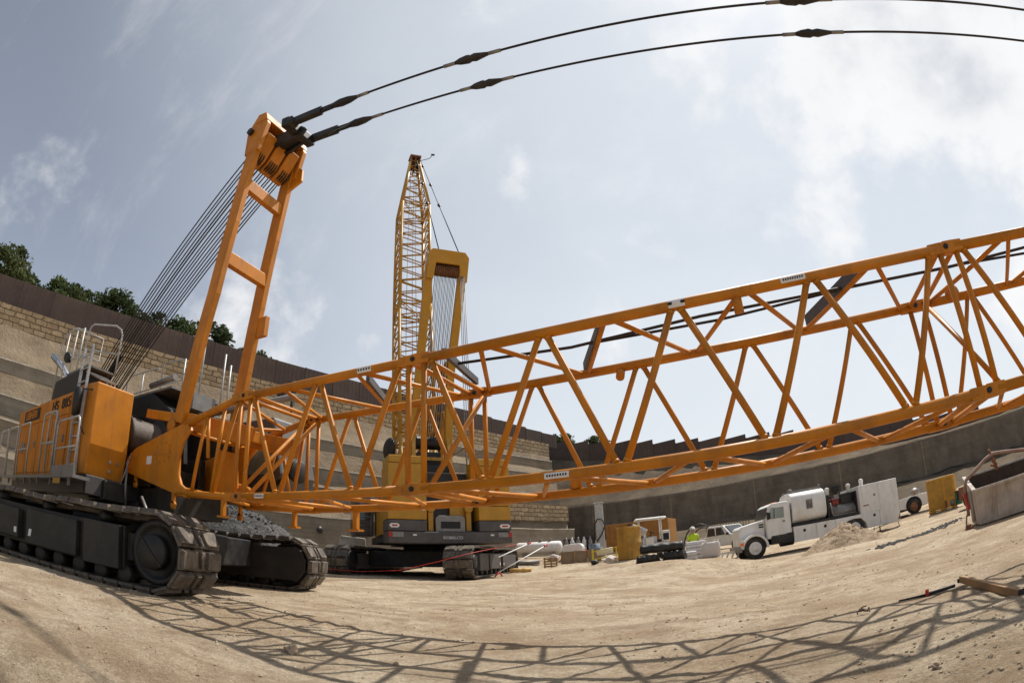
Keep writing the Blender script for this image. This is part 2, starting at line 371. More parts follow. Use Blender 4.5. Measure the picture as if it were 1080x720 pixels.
# ------------------------------------------------------------------ camera (15 mm full-circle style fisheye on a crop body)
EYE = .774
cam = bpy.data.cameras.new('camera'); camo = bpy.data.objects.new('camera', cam); COL.objects.link(camo)
cr = ((.909616, .4134438, -.0407793), (-.1912595, .3295982, -.9245457), (-.3688069, .848781, .3788829))
cM = Matrix(((cr[0][0], -cr[1][0], -cr[2][0]), (cr[0][1], -cr[1][1], -cr[2][1]), (cr[0][2], -cr[1][2], -cr[2][2]))).to_4x4()
cM.translation = (0, 0, EYE); camo.matrix_world = cM
cam.type = 'PANO'; cam.sensor_width = 36; cam.sensor_fit = 'HORIZONTAL'; cam.clip_end = 2000; cam.clip_start = .05
for own in (cam, getattr(cam, 'cycles', None)):
    try:
        own.panorama_type = 'FISHEYE_EQUISOLID'; own.fisheye_lens = 598.338/1080*36; own.fisheye_fov = math.pi
    except Exception: pass
scene.camera = camo
scene.view_settings.view_transform = 'Standard'; scene.view_settings.look = 'None'
scene.view_settings.exposure = EXPO; scene.view_settings.gamma = 1
scene.render.engine = 'CYCLES'; scene.cycles.use_denoising = True
scene.cycles.max_bounces = 6; scene.cycles.diffuse_bounces = 3; scene.cycles.glossy_bounces = 3

# ------------------------------------------------------------------ sun and sky
SUND = Vector((.22, .575, 1)).normalized()
sun_el = math.asin(SUND.z); sun_az = math.atan2(SUND.x, SUND.y)
sl = bpy.data.lights.new('sun', 'SUN'); sl.energy = SUN_E; sl.angle = R_(.8); sl.color = (1, .955, .88)
so = bpy.data.objects.new('sun', sl); COL.objects.link(so); so.rotation_euler = SUND.to_track_quat('Z', 'Y').to_euler(); so.location = (5, 13, 40)
w = bpy.data.worlds.new('World'); scene.world = w; w.use_nodes = True
def world_nodes():
    nt = w.node_tree; N = nt.nodes; L = nt.links
    bg = N['Background']; bg.inputs['Strength'].default_value = SKY_S
    sky = N.new('ShaderNodeTexSky'); sky.sky_type = 'NISHITA'; sky.sun_disc = False; sky.sun_elevation = sun_el; sky.sun_rotation = sun_az
    sky.air_density = 1.0; sky.dust_density = 0.9; sky.ozone_density = 1.5; sky.altitude = 200
    tc = N.new('ShaderNodeTexCoord'); D = tc.outputs['Generated']
    def vdot(v):
        n = N.new('ShaderNodeVectorMath'); n.operation = 'DOT_PRODUCT'; n.inputs[1].default_value = v; L.new(D, n.inputs[0]); return n.outputs['Value']
    def mr(v, a, b, c, d, smooth=True):
        r = N.new('ShaderNodeMapRange'); r.interpolation_type = 'SMOOTHSTEP' if smooth else 'LINEAR'
        for k, x in zip(('From Min', 'From Max', 'To Min', 'To Max'), (a, b, c, d)): r.inputs[k].default_value = x
        L.new(v, r.inputs['Value']); return r.outputs['Result']
    def noise(scale, detail, rough, off, stretch=(1, 1, 1)):
        mp = N.new('ShaderNodeMapping'); mp.inputs['Location'].default_value = off; mp.inputs['Scale'].default_value = stretch; L.new(D, mp.inputs['Vector'])
        n = N.new('ShaderNodeTexNoise'); n.inputs['Scale'].default_value = scale; n.inputs['Detail'].default_value = detail; n.inputs['Roughness'].default_value = rough
        n.inputs['Distortion'].default_value = .15
        L.new(mp.outputs['Vector'], n.inputs['Vector']); return n.outputs['Fac']
    def m2(op, a, b):
        n = N.new('ShaderNodeMath'); n.operation = op
        for i, x in enumerate((a, b)):
            if isinstance(x, (int, float)): n.inputs[i].default_value = x
            else: L.new(x, n.inputs[i])
        return n.outputs[0]
    def mix(f, a, b):
        x = N.new('ShaderNodeMix'); x.data_type = 'RGBA'; L.new(f, x.inputs['Factor'])
        for s, k in ((a, 6), (b, 7)):
            if isinstance(s, tuple): x.inputs[k].default_value = (*s, 1)
            else: L.new(s, x.inputs[k])
        return x.outputs[2]
    def direc(az, el):
        a, e = R_(az), R_(el); return (math.sin(a)*math.cos(e), math.cos(a)*math.cos(e), math.sin(e))
    # thin high veil that whitens the blue
    col = sky.outputs['Color']
    hs = N.new('ShaderNodeHueSaturation'); hs.inputs['Saturation'].default_value = SKY_SAT; L.new(col, hs.inputs['Color']); col = hs.outputs['Color']
    veil = m2('MULTIPLY', mr(noise(1.4, 7, .58, (3.1, 1.7, .4), (1, 1, 2)), .30, .80, .42, .60), mr(vdot(direc(30, 40)), .1, .9, .10, 1.3))
    sep = N.new('ShaderNodeSeparateXYZ'); L.new(D, sep.inputs[0])
    low = m2('MULTIPLY', mr(sep.outputs['Z'], .02, .62, .62, 0), mr(vdot(direc(35, 0)), -.2, .75, .06, 1))
    col = mix(veil, col, VEILC)
    col = mix(low, col, HAZEC)
    # cumulus banks: a heavy one on the sun's side, small ones elsewhere
    n1 = noise(4.3, 12, .56, (CLX, CLY, CLZ))
    bank = None
    for az, el, cosr, soft, amp in CLOUDS:
        b = mr(vdot(direc(az, el)), math.cos(R_(cosr + soft)), math.cos(R_(max(cosr - soft, .3))), 0, amp)
        bank = b if bank is None else m2('MAXIMUM', bank, b)
    dens = m2('ADD', n1, bank)
    cover = mr(dens, .61, .80, 0, 1)
    thick = mr(dens, .72, 1.0, 0, 1)
    shade = mr(noise(3.4, 8, .55, (CLX + .06, CLY + .15, CLZ + .22)), .40, .64, 0, 1)
    sh = m2('MULTIPLY', thick, shade)
    ccol = mix(sh, CLOUD_LIT, CLOUD_DARK)
    col = mix(m2('MULTIPLY', cover, .80), col, ccol)
    # thin streaky cirrus
    ci = mr(noise(2.6, 12, .66, (.6, 2.2, 4.1), (1.3, 2.6, 1.0)), .50, .74, 0, .20)
    col = mix(ci, col, CLOUD_LIT)
    L.new(col, bg.inputs['Color'])
world_nodes()

# ------------------------------------------------------------------ ground
CTRL = [(-7.4,4.1,0),(-10,3,0),(-13,2,0),(-9.5,9,0),(-12,8,0),(-14,7,0),(-1,4.5,-.2),(-3,3.6,-.2),(1,4,-.14),(-5.2,3.4,-.12),(-4.6,1.6,-.05),(0,0,-.2),
        (3,6,-.2),(5.2,12.2,-.13),(0,27,-.32),(5.3,29,-.32),(3,18.7,-.16),(9.7,27.5,-.02),(9.5,32,.18),(-2,34,.3),(-5,22.5,.5),(-3.5,20.6,.36),(-2.4,22.3,.22),
        (-7.5,24,.52),(-9.5,17.7,.1),(-10.4,24.1,.18),(-15.2,16.6,.2),(-3,27.8,-.12),(-7,35,.9),(-12,29,.9),(-21,49,1.4),(0,46,1.2),(20,42,1.1),(32,38,1.0),
        (-25.5,8,.3),(-20,26,.6),(-16,38,1.0),(4,-6,-.2),(-8,-4,0),(12,6,-.2),(14,20,-.15),(-20,2,.1),(0,20,-.36),(2,24,-.36),(-1,24.5,-.3),(4,25,-.36),(-1,15,-.33),(0,10,-.28),(3,12,-.25),(-4,14,-.15),(6,18,-.28),(7,25,-.25),(1,29,-.22),(-4,17.5,.05),(-7,12,-.05),(-6,18,.1)]
def ground(x, y):
    sw = sz = 0
    for a, b, c in CTRL:
        d2 = (x-a)**2 + (y-b)**2 + .15; k = 1/(d2*d2)**.8; sw += k; sz += k*c
    r = math.hypot(x, y)
    z = sz/sw
    return z if r < 60 else z*(1-min(1, (r-60)/40)) + .8*min(1, (r-60)/40)
def detail(x, y):
    r = math.hypot(x, y); k = max(.10, min(1, 1.1 - r/13)); n = mnoise.noise
    u = x*.88 + y*.47; v = -x*.47 + y*.88           # haul direction
    z = k*(.03*n((x*.55, y*.55, 1.3)) + .022*n((x*1.9, y*1.9, 5)) + .02*n((u*.12, v*1.3, 9)))
    # cleat prints ahead of the crawlers and a few smoothed tyre ruts
    s_ = (x+7.409)*.9175+(y-4.108)*.3977; t_ = -(x+7.409)*.3977+(y-4.108)*.9175
    if 0 < s_ < 17:
        for t0 in (0, 5.125):
            w_ = min(1, max(0, min(t_-t0, t0+1.135-t_)/.08))
            if w_ > 0:
                fade = max(0, min(1, 1.15*(1-s_/17)))*max(0, min(1, .45+1.6*n((x*.5, y*.5, 21)))); z += w_*fade*(-.012+.013*math.sin(s_*17.5+1.5*n((x, y, 8))))
    for c0, dep in ((1.1, .03), (2.95, .026), (-2.2, .022), (-.4, .026), (6.4, .03), (8.2, .03)):
        d_ = (v-c0-.5*n((u*.12, c0, 3)))/.17
        if abs(d_) < 2.2: z += k*dep*(-math.exp(-d_*d_)+.55*math.exp(-(abs(d_)-1.5)**2*4))*max(.15, min(1, .6+n((u*.4, c0, 7))))
    if r < 22:
        f = max(0, 1-r/22); m = .5+.5*n((x*.45, y*.45, 11))
        z += f*m*(.020*n((x*4.1, y*4.1, 2)) + .014*n((x*9, y*9, 3)) + .010*n((x*19, y*19, 4)))
    return z
def gfine(x, y): return ground(x, y) + detail(x, y)
def build_ground():
    import numpy as np
    ang = [R_(-112+a*.22) for a in range(int(180/.22)+1)]; a = 68.5
    while a < 246: ang.append(R_(a)); a += 3
    NA = len(ang); rad = [.25]
    while rad[-1] < 420: r = rad[-1]; rad.append(r*1.0115+.002 if 2.3 < r < 26 else r*1.035+.01)
    A = np.array(ang); Rr = np.array(rad)
    X = (Rr[:, None]*np.sin(A)[None, :]).ravel(); Y = (Rr[:, None]*np.cos(A)[None, :]).ravel()
    sw = np.zeros_like(X); sz = np.zeros_like(X)
    for cx, cy, cz in CTRL:
        kk = 1/(((X-cx)**2+(Y-cy)**2+.15)**2)**.8; sw += kk; sz += kk*cz
    Z = sz/sw; D = np.hypot(X, Y); t = np.clip((D-60)/40, 0, 1); Z = Z*(1-t)+.8*t
    xs, ys = X.tolist(), Y.tolist()
    Z = Z+np.array([detail(x, y) for x, y in zip(xs, ys)])
    n = len(rad); V = np.column_stack([X, Y, Z])
    i = np.arange(NA); j = (i+1) % NA; k = np.arange(n-1)[:, None]*NA
    F = np.stack([k+i, k+NA+i, k+NA+j, k+j], -1).reshape(-1, 4)
    me = bpy.data.meshes.new('ground')
    me.vertices.add(len(V)+1); me.vertices.foreach_set('co', np.vstack([V, [[0, 0, gfine(0, 0)]]]).ravel())
    T = np.column_stack([np.full(NA, len(V)), i, j])
    loops = np.concatenate([F.ravel(), T.ravel()]); me.loops.add(len(loops)); me.loops.foreach_set('vertex_index', loops.astype(np.int32))
    tot = len(F)+NA; me.polygons.add(tot)
    st = np.concatenate([np.arange(len(F))*4, len(F)*4+np.arange(NA)*3]); me.polygons.foreach_set('loop_start', st.astype(np.int32))
    me.polygons.foreach_set('use_smooth', np.ones(tot, dtype=bool)); me.update(calc_edges=True); me.validate()
    me.materials.append(GROUND); o = bpy.data.objects.new('ground', me); COL.objects.link(o); tag(o, kind='structure')
build_ground()

def rough_rock(r, seed, flat=.75, sub=2, amp=.35):
    """irregular stone: displaced icosphere as (verts, faces)"""
    import bmesh
    bm = bmesh.new(); bmesh.ops.create_icosphere(bm, subdivisions=sub, radius=1)
    vs = []
    for v in bm.verts:
        p = v.co; k = 1 + amp*mnoise.noise((p.x*1.3+seed, p.y*1.3, p.z*1.3)) + amp*.5*mnoise.noise((p.x*3+seed, p.y*3, p.z*3))
        vs.append((p.x*k*r, p.y*k*r*.85, p.z*k*r*flat))
    fs = [tuple(x.index for x in f.verts) for f in bm.faces]; bm.free(); return vs, fs
def build_pebbles():
    m = MB(); rnd = random.Random(3)
    protos = [rough_rock(1, s*3.7, .7, 1, .5) for s in range(5)]
    n = 0
    while n < 14000:
        a = R_(rnd.uniform(-95, 60)); d = 1.2 + 30*rnd.random()**2.0
        x, y = d*math.sin(a), d*math.cos(a)
        if mnoise.noise((x*.35, y*.35, 4)) + rnd.uniform(-.35, .35) < .02: continue
        if d > 3 and rnd.random() < .15*(d/30): continue
        s = (.0035 + .013*rnd.random()**6)*(1 + d/18)
        vs, fs = protos[n % 5]; ca, sa = math.cos(n*1.7), math.sin(n*1.7); z = gfine(x, y)
        m.add([(x+(p[0]*ca-p[1]*sa)*s, y+(p[0]*sa+p[1]*ca)*s, z+p[2]*s+s*.25) for p in vs], fs)
        n += 1
    tag(m.build('gravel', PEBBLE), kind='stuff')
build_pebbles()

# ------------------------------------------------------------------ left side of the pit: terraced slope with retaining walls
AZ = R_(-72); NV = Vector((math.sin(AZ), math.cos(AZ), 0)); TV = Vector((math.sin(AZ+math.pi/2), math.cos(AZ+math.pi/2), 0))
def LW(n, s, z): return NV*n + TV*s + Vector((0, 0, z))
def send(n): return 37 + (n-27)*.9
def left_slope():
    prof = [(27.15,-.5),(27.25,2.95),(28.9,3.15),(29.15,4.85),(30.9,5.05),(31.15,6.3),(31.95,7.75),(32.2,8.4),(33.2,9.4),(34.1,10.45),(34.4,12.0),(36,12.75),(41,13.0),(60,13.6),(230,14)]
    m = MB(); S0 = -70; K = 130; vs = []
    for k in range(K+1):
        for n, z in prof:
            s = S0 + (send(min(n, 37))-S0)*k/K
            b = 0 if n in (27.15, 27.25, 29.15, 31.15, 32.2, 34.4) else .14*mnoise.noise((s*.35, n*.7, 3)) + .06*mnoise.noise((s*1.4, n*2, 6))
            vs.append(LW(n+b*.4, s, z+b))
    P = len(prof)
    fs = [(k*P+i, k*P+i+1, (k+1)*P+i+1, (k+1)*P+i) for k in range(K) for i in range(P-1)]
    m.add(vs, fs, True)
    # end of the bank
    end = [LW(n, send(min(n, 37)), z) for n, z in prof] + [LW(230, send(37), -1), LW(27.15, send(27), -1)]
    m.add(end, [tuple(range(len(end)))])
    tag(m.build('terraced_slope', EARTH), kind='structure')
left_slope()
def wall_along(name, label, n, z0, z1, mt, th=.3, s0=-68, s1=None, lip=True, batter=.0, joints=0, cat='retaining wall'):
    s1 = send(n) if s1 is None else s1
    t = thing(name, label, cat, LW(n, (s0+s1)/2, z0)); O = t.location
    m = MB(); K = 60
    vs = []
    for k in range(K+1):
        s = s0+(s1-s0)*k/K; dz = .05*mnoise.noise((s*.25, n, 1))
        for dn, z in ((0, z0), (batter, z1+dz), (batter+th, z1+dz), (th, z0)): vs.append(LW(n+dn, s, z) - O)
    fs = [(k*4+i, k*4+(i+1) % 4, (k+1)*4+(i+1) % 4, (k+1)*4+i) for k in range(K) for i in range(4)] + [(0, 1, 2, 3), (K*4+3, K*4+2, K*4+1, K*4)]
    m.add(vs, fs); body = m.build('wall', mt, t)
    if mt is STONE:
        me = body.data; uv = me.uv_layers.new(name='UV')
        for l in me.loops:
            p = me.vertices[l.vertex_index].co + O; uv.data[l.index].uv = (p.dot(TV), p.z)
    if lip:
        c = MB(); vs = []
        for k in range(K*2+1):
            s = s0+(s1-s0)*k/K/2; dz = .05*mnoise.noise((s*.25, n, 1)); e = .05*mnoise.noise((s*2.1, n, 7))
            for dn, z in ((-.06+e, z1-.04), (-.05+e, z1+.04+e*.6), (.34, z1+.06), (.34, z1-.03)): vs.append(LW(n+batter+dn, s, z+dz) - O)
        K2 = K*2
        c.add(vs, [(k*4+i, k*4+(i+1) % 4, (k+1)*4+(i+1) % 4, (k+1)*4+i) for k in range(K2) for i in range(4)] + [(0, 1, 2, 3), (K2*4+3, K2*4+2, K2*4+1, K2*4)])
        c.build('coping', LIP, t)
    return t
wall_along('retaining_wall', 'lowest grey concrete retaining wall at the foot of the left terraces', 27, -.3, 3.1, CONCG)
wall_along('retaining_wall', 'brownish grey concrete wall, second step up the left terraces', 29, 3.1, 5.0, CONC)
wall_along('retaining_wall', 'grey concrete wall, third step up the left terraces', 31, 5.0, 6.5, CONCG)
wall_along('retaining_wall', 'low grey concrete wall just under the tan slope below the stone block wall', 32, 7.7, 8.55, CONCG)
wall_along('stone_wall', 'tan sandstone block wall running right under the brown fence', 34.2, 10.4, 12.25, STONE, lip=False, th=.4)
wall_along('stone_wall', 'short rubble stone wall behind the yellow crane, ending at the dark wall', 28.9, 3.9, 5.35, STONE, lip=False, th=.5, s0=24, s1=38.9)
wall_along('retaining_wall', 'pale plain concrete block wall high on the bank behind the yellow crane', 33.2, 8.9, 10.2, CONC, s0=30, s1=42.5, lip=True)

def left_fence():
    t = thing('perimeter_fence', 'tall brown metal fence along the top of the stone block wall', 'fence', LW(36, 0, 12.6)); O = t.location
    W = 2.45; s = -68; k0 = 0
    while s < 45:
        z0 = 12.55; z1 = 14.6 + .05*mnoise.noise((s, 0, 0)) - (0 if s < 30 else (s-30)*.045)
        a, b = LW(36, s+.02, z0)-O, LW(36, s+W-.02, z0)-O; up = Vector((0, 0, z1-z0)); m = MB()
        m.prism([a, b, b+up, a+up], NV*.05)
        for k in range(1, 7):                                  # corrugation ribs
            c = LW(35.985, s+W*k/7, z0)-O; m.prism([c, c+TV*.06, c+TV*.06+up*.985, c+up*.985], NV*.02)
        m.build1('panel', FENCE if k0 % 3 else FENCE2, t)
        m = MB(); p = LW(35.95, s, z0)-O; m.prism([p-TV*.04, p+TV*.04, p+TV*.04+up*1.01, p-TV*.04+up*1.01], NV*.12); m.build1('post', FENCE, t)
        s += W; k0 += 1
left_fence()

# ------------------------------------------------------------------ far side of the pit: dark wall, slope, stepped fence
WA = Vector((-21, 51.9, 0)); WB = Vector((31, 44.2, 0)); WE = (WB-WA).normalized(); WN = Vector((-WE.y, WE.x, 0))
WL = (WB-WA).length
def zf(s): return 11.7 + (9.6-11.7)*min(max(s/13, -1), 1) if s < 13 else (9.6 - (s-13)*(9.6-4.7)/(WL-13) if s < WL+30 else 3.5)
def far_slope():
    m = MB(); K = 120; S0, S1 = -16, WL+60; vs = []
    for k in range(K+1):
        s = S0+(S1-S0)*k/K; P = WA+WE*s; f = zf(s); g = 5.45
        for d, z in ((.3, 4.0), (.35, g+.15), (1.6, g+.45), (3.5, g+(f-g)*.45), (6.5, f-.1), (9, f), (30, f+.5), (260, f+2)):
            b = 0 if d < .4 else .25*mnoise.noise((s*.2, d*.4, 3)) + .12*mnoise.noise((s*.9, d, 6))
            if d == 1.6: z += .5*max(0, mnoise.noise((s*.11, 2, 3)))
            vs.append(P+WN*d+Vector((0, 0, z+b)))
    Q = 8
    m.add(vs, [(k*Q+i, k*Q+i+1, (k+1)*Q+i+1, (k+1)*Q+i) for k in range(K) for i in range(Q-1)], True)
    tag(m.build('earth_bank', DARKEARTH), kind='structure')
    m = MB(); vs = []
    for k in range(K+1):
        s = S0+(S1-S0)*k/K; P = WA+WE*s
        for d, z in ((-7, .4), (-4.5, 1.35), (-2, 2.2), (.2, 2.7)):
            b = .22*mnoise.noise((s*.3, d*.5, 13)) + .1*mnoise.noise((s*1.1, d, 16))
            vs.append(P+WN*d+Vector((0, 0, z+b)))
    m.add(vs, [(k*4+i, k*4+i+1, (k+1)*4+i+1, (k+1)*4+i) for k in range(K) for i in range(3)], True)
    tag(m.build('earth_berm', DARKEARTH), kind='structure')
far_slope()
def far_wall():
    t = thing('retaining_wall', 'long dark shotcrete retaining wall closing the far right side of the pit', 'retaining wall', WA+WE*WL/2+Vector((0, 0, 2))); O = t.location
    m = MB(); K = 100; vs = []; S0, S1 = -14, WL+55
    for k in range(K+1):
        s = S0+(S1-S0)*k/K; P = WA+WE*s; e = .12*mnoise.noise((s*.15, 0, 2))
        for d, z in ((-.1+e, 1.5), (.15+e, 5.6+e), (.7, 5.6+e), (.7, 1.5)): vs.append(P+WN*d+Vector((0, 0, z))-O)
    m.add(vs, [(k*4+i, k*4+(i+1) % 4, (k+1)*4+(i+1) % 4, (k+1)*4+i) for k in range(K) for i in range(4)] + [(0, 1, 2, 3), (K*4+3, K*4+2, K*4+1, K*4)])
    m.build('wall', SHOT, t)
    j = MB(); s = -9
    while s < WL+40:
        p = WA+WE*s-O; j.prism([p-WN*.08+Vector((0, 0, 2.3)), p+WE*.16-WN*.08+Vector((0, 0, 2.3)), p+WE*.16+WN*.12+Vector((0, 0, 5.55)), p+WN*.12+Vector((0, 0, 5.55))], WN*.12); s += 7.6
    j.build('joint_strip', CONC, t)
far_wall()
def far_fence():
    t = thing('perimeter_fence', 'brown fence stepping down in sawtooth panels above the far dark wall', 'fence', WA+WE*WL/2+WN*7+Vector((0, 0, 7))); O = t.location
    s = -14; W = 2.45; k0 = 0
    while s < WL+50:
        f = zf(s+W/2); m = MB()
        a = WA+WE*(s+.03)+WN*7-O+Vector((0, 0, f-.6)); b = a+WE*(W-.06); h = 2.65
        m.prism([a, b, b+Vector((0, 0, h+.02)), a+Vector((0, 0, h-.10))], WN*.05)
        for k in range(1, 6):
            c = a+WE*(W*k/6)-WN*.015; m.prism([c, c+WE*.06, c+WE*.06+Vector((0, 0, h-.12)), c+Vector((0, 0, h-.12))], WN*.02)
        m.build1('panel', FENCE if k0 % 3 else FENCE2, t)
        m = MB(); p = a-WE*.06-WN*.05; m.prism([p, p+WE*.08, p+WE*.08+Vector((0, 0, h-.08)), p+Vector((0, 0, h-.08))], WN*.1); m.build1('post', FENCE, t)
        s += W; k0 += 1
far_fence()

# ------------------------------------------------------------------ trees beyond the fences
def crown_mesh(seed, clumps, leaves, size, squash=1.0):
    rnd = random.Random(seed); m = MB(); cs = []
    for k in range(clumps):
        while True:
            p = Vector((rnd.uniform(-1, 1), rnd.uniform(-1, 1), rnd.uniform(-1, 1)))
            if .25 < p.length < 1: break
        p.z *= squash; p.x *= .62; p.y *= .62
        cs.append((p, rnd.uniform(.16, .34)))
    for c, r in cs:
        for i in range(leaves):
            d = Vector((rnd.gauss(0, 1), rnd.gauss(0, 1), rnd.gauss(0, 1))).normalized()*r*rnd.random()**.4
            d.z *= .75
            p = c+d; a = Vector((rnd.gauss(0, 1), rnd.gauss(0, 1), rnd.gauss(0, .7))).normalized(); b = a.orthogonal().normalized()
            b = (b*math.cos(i)+a.cross(b)*math.sin(i)); s = size*rnd.uniform(.5, 1.3)
            m.add([p-a*s, p-b*s*.55, p+a*s, p+b*s*.55], [(0, 1, 2, 3)])
    return m
TREE_PROTO = []
for k in range(3):
    cmesh = crown_mesh(11+k*5, 52, 110, .058, 1.0)
    TREE_PROTO.append(cmesh)
def tree(label, x, y, top, width, kind, base):
    """crown spans from just under the fence line to top"""
    h = max(2.5, top-base-.8); t = thing('tree', label, 'tree', (x, y, base), rz=(x*7+y*3) % 6.28, group='trees and bushes beyond the fences')
    tr = MB(); hh = top-base
    tr.path([(0, 0, -.4), (.06, .04, hh*.25), (-.05, .08, hh*.5), (.05, 0, hh*.8)], .14, 8, [.2, .16, .11, .04])
    for q in range(6):
        a = q*1.05+x; z0 = hh*(.25+.08*q); tr.path([(0, 0, z0), (math.cos(a)*width*.2, math.sin(a)*width*.2, z0+hh*.12), (math.cos(a)*width*.36, math.sin(a)*width*.36, z0+hh*.22)], .05, 6, [.07, .05, .02])
    tr.build('trunk', BARK, t)
    if TREE_PROTO[kind].__class__ is MB:
        o = TREE_PROTO[kind].build('crown', LEAF[kind], t); TREE_PROTO[kind] = o
    else:
        o = TREE_PROTO[kind].copy(); COL.objects.link(o); o.parent = t
    cz = hh*.52; o.location = (0, 0, cz); o.scale = (width*.95, width*.95, hh*.54)
    return t
LT = [LTREES]
names = ['tall sparse tree cut by the left edge of the photo, above the brown fence', 'tallest full tree above the fence, second from the left edge',
 'low bushy tree right of the tallest tree above the fence', 'rounded tree above the middle of the left fence stretch', 'narrow tree between two rounded trees above the left fence',
 'small light green tree above the left fence, left of a dark one', 'dark tree just left of the last tree before the rope bundle', 'broad tree touching the left side of the hoist rope bundle',
 'broad dark tree right of the rope bundle, left of the orange gantry', 'small tree peeking out left of the near gantry leg', 'wide rounded dark tree between the two gantry legs', 'smallest tree, just right of the far gantry leg']
for i, (x, y, tp, wd) in enumerate(LT[0]):
    tree(names[i], x, y, tp, max(wd, 2.4)*1.15, (0, 2, 0, 0, 2, 2, 1, 0, 1, 0, 1, 2)[i], 12.6)
RTREES = RT_LIST
rn = ['dark bush above the far fence, right of the yellow crane', 'small bush above the far sawtooth fence, left one of a close pair', 'small spiky bush above the far sawtooth fence, right one of a close pair', 'thin feathery bush alone above the far fence']
for i, (x, y, tp, wd) in enumerate(RTREES):
    t = tree(rn[i], x, y, tp, wd*1.3, (1, 1, 2, 2)[i], 10.2 if i < 1 else 9.6); t.name = 'bush'; t['category'] = 'bush'
# ------------------------------------------------------------------ the big orange crawler crane
C1 = (-11.17, 5.89, 0)
def crawler(root, org, o, u, n, W, Ht, L, shoe_n, name='crawler', mshoe=SHOE, mframe=DARK, plain=False, pitch_pad=.90):
    """one crawler: o = outer edge on the ground under the front wheel, u = heading, n = inward, all in the root's frame"""
    o = Vector(o); u = Vector((*u, 0)); n = Vector((*n, 0)); Z = Vector((0, 0, 1)); org = Vector(org)
    P = lambda s, t, z: o + u*s + n*t + Z*z - org
    r = Ht/2; rc = r-.06
    per = 2*L + 2*math.pi*rc
    sh = MB()
    def at(d):
        d %= per
        if d < math.pi*rc: a = math.pi/2 - d/rc; return (rc*math.cos(a), r+rc*math.sin(a)), (math.sin(a), -math.cos(a)), (math.cos(a), math.sin(a))
        d -= math.pi*rc
        if d < L: return (-d, r-rc), (-1, 0), (0, -1)
        d -= L
        if d < math.pi*rc: a = -math.pi/2 - d/rc; return (-L+rc*math.cos(a), r+rc*math.sin(a)), (math.sin(a), -math.cos(a)), (math.cos(a), math.sin(a))
        d -= math.pi*rc
        sag = -.035*math.sin(math.pi*d/L)*math.sin(math.pi*d/L*3)**2
        return (-L+d, r+rc+sag), (1, 0), (0, 1)
    p = per/shoe_n
    for k in range(shoe_n):
        (cs, cz), (ts, tz), (ns, nz) = at(k*p + p*.5 + .1)
        def Q(a, t, h): return P(cs+ts*a+ns*h, t, cz+tz*a+nz*h)
        def block(a0, a1, t0, t1, h0, h1, ta=0):
            sh.add([Q(a0, t0, h0), Q(a1, t0, h0), Q(a1, t1, h0), Q(a0, t1, h0), Q(a0+ta, t0+ta, h1), Q(a1-ta, t0+ta, h1), Q(a1-ta, t1-ta, h1), Q(a0+ta, t1-ta, h1)],
                   [(0,3,2,1),(4,5,6,7),(0,1,5,4),(1,2,6,5),(2,3,7,6),(3,0,4,7)])
        g = p*pitch_pad/2
        block(-g, g, .0, W, -.03, .012)
        block(-g*.92, g*.88, .02*W, .37*W, .012, .062, .012)
        block(-g*.92, g*.88, .63*W, .98*W, .012, .062, .012)
        # wedge between the two pads
        sh.add([Q(-g*.9, .44*W, .012), Q(g*.86, .485*W, .012), Q(g*.86, .515*W, .012), Q(-g*.9, .56*W, .012),
                Q(-g*.8, .45*W, .058), Q(g*.78, .488*W, .058), Q(g*.78, .512*W, .058), Q(-g*.8, .55*W, .058)], [(0,3,2,1),(4,5,6,7),(0,1,5,4),(1,2,6,5),(2,3,7,6),(3,0,4,7)])
        block(-g*1.1, g*1.1, .40*W, .60*W, -.10, -.03)
    part = sh.build(name, mshoe, root)
    fr = MB()
    fr.prism([P(-L+.1, .12*W, Ht*.24), P(-.62, .12*W, Ht*.24), P(-.62, .12*W, Ht*.76), P(-L+.1, .12*W, Ht*.80)], n*.76*W)
    fr.prism([P(-L*.98, -.02, Ht*.30), P(-L*.60, -.02, Ht*.30), P(-L*.60, -.02, Ht*.70), P(-L*.98, -.02, Ht*.74)], n*.16)
    fr.prism([P(-L*.56, .02, Ht*.26), P(-L*.30, .02, Ht*.26), P(-L*.30, .02, Ht*.72), P(-L*.56, .02, Ht*.74)], n*.12)
    fr.prism([P(-L*.27, .03, Ht*.22), P(-.66, .03, Ht*.22), P(-.66, .03, Ht*.75), P(-L*.27, .03, Ht*.77)], n*.10)
    fr.prism([P(-.75, .2*W, r-.2), P(.05, .2*W, r-.16), P(.05, .2*W, r+.16), P(-.75, .2*W, r+.25)], n*.6*W)
    if plain:
        pl = [(-L+.2, Ht*.2), (.0, Ht*.2)] + [(.02+(r-.17)*math.sin(a), r-(r-.17)*math.cos(a)) for a in [math.pi*k/12 for k in range(2, 11)]] + [(.0, Ht*.80), (-L+.2, Ht*.80)]
        fr.prism([P(s, .0, z) for s, z in pl], n*.12)
    fr.build('side_frame', mframe, part, bevel=.012)
    d = MB()
    d.lathe(P(0, .16*W, r), n, [(.05, .08), (.05, .30), (.05, r-.24), (0, r-.22), (0, r-.13), (.80*W, r-.13), (.80*W, .1)], 28)
    d.build('idler_wheel', BLACK, part)
    hb = MB(); hb.lathe(P(0, .03*W, r), n, [(0, .02), (0, r*.40), (.03, r*.43), (.12, r*.43), (.12, .02)], 28); hb.beam(P(-.2, .025*W, r+.2), P(.2, .025*W, r-.2), .02, .02)
    hb.build('hub_cover', BLACK, part)
    s = MB(); s.lathe(P(-L, .10*W, r), n, [(0, .08), (0, .34), (.05, r-.16), (.80*W, r-.16), (.80*W, .1)], 20, False); s.build('drive_sprocket', BLACK, part)
    nr = 9
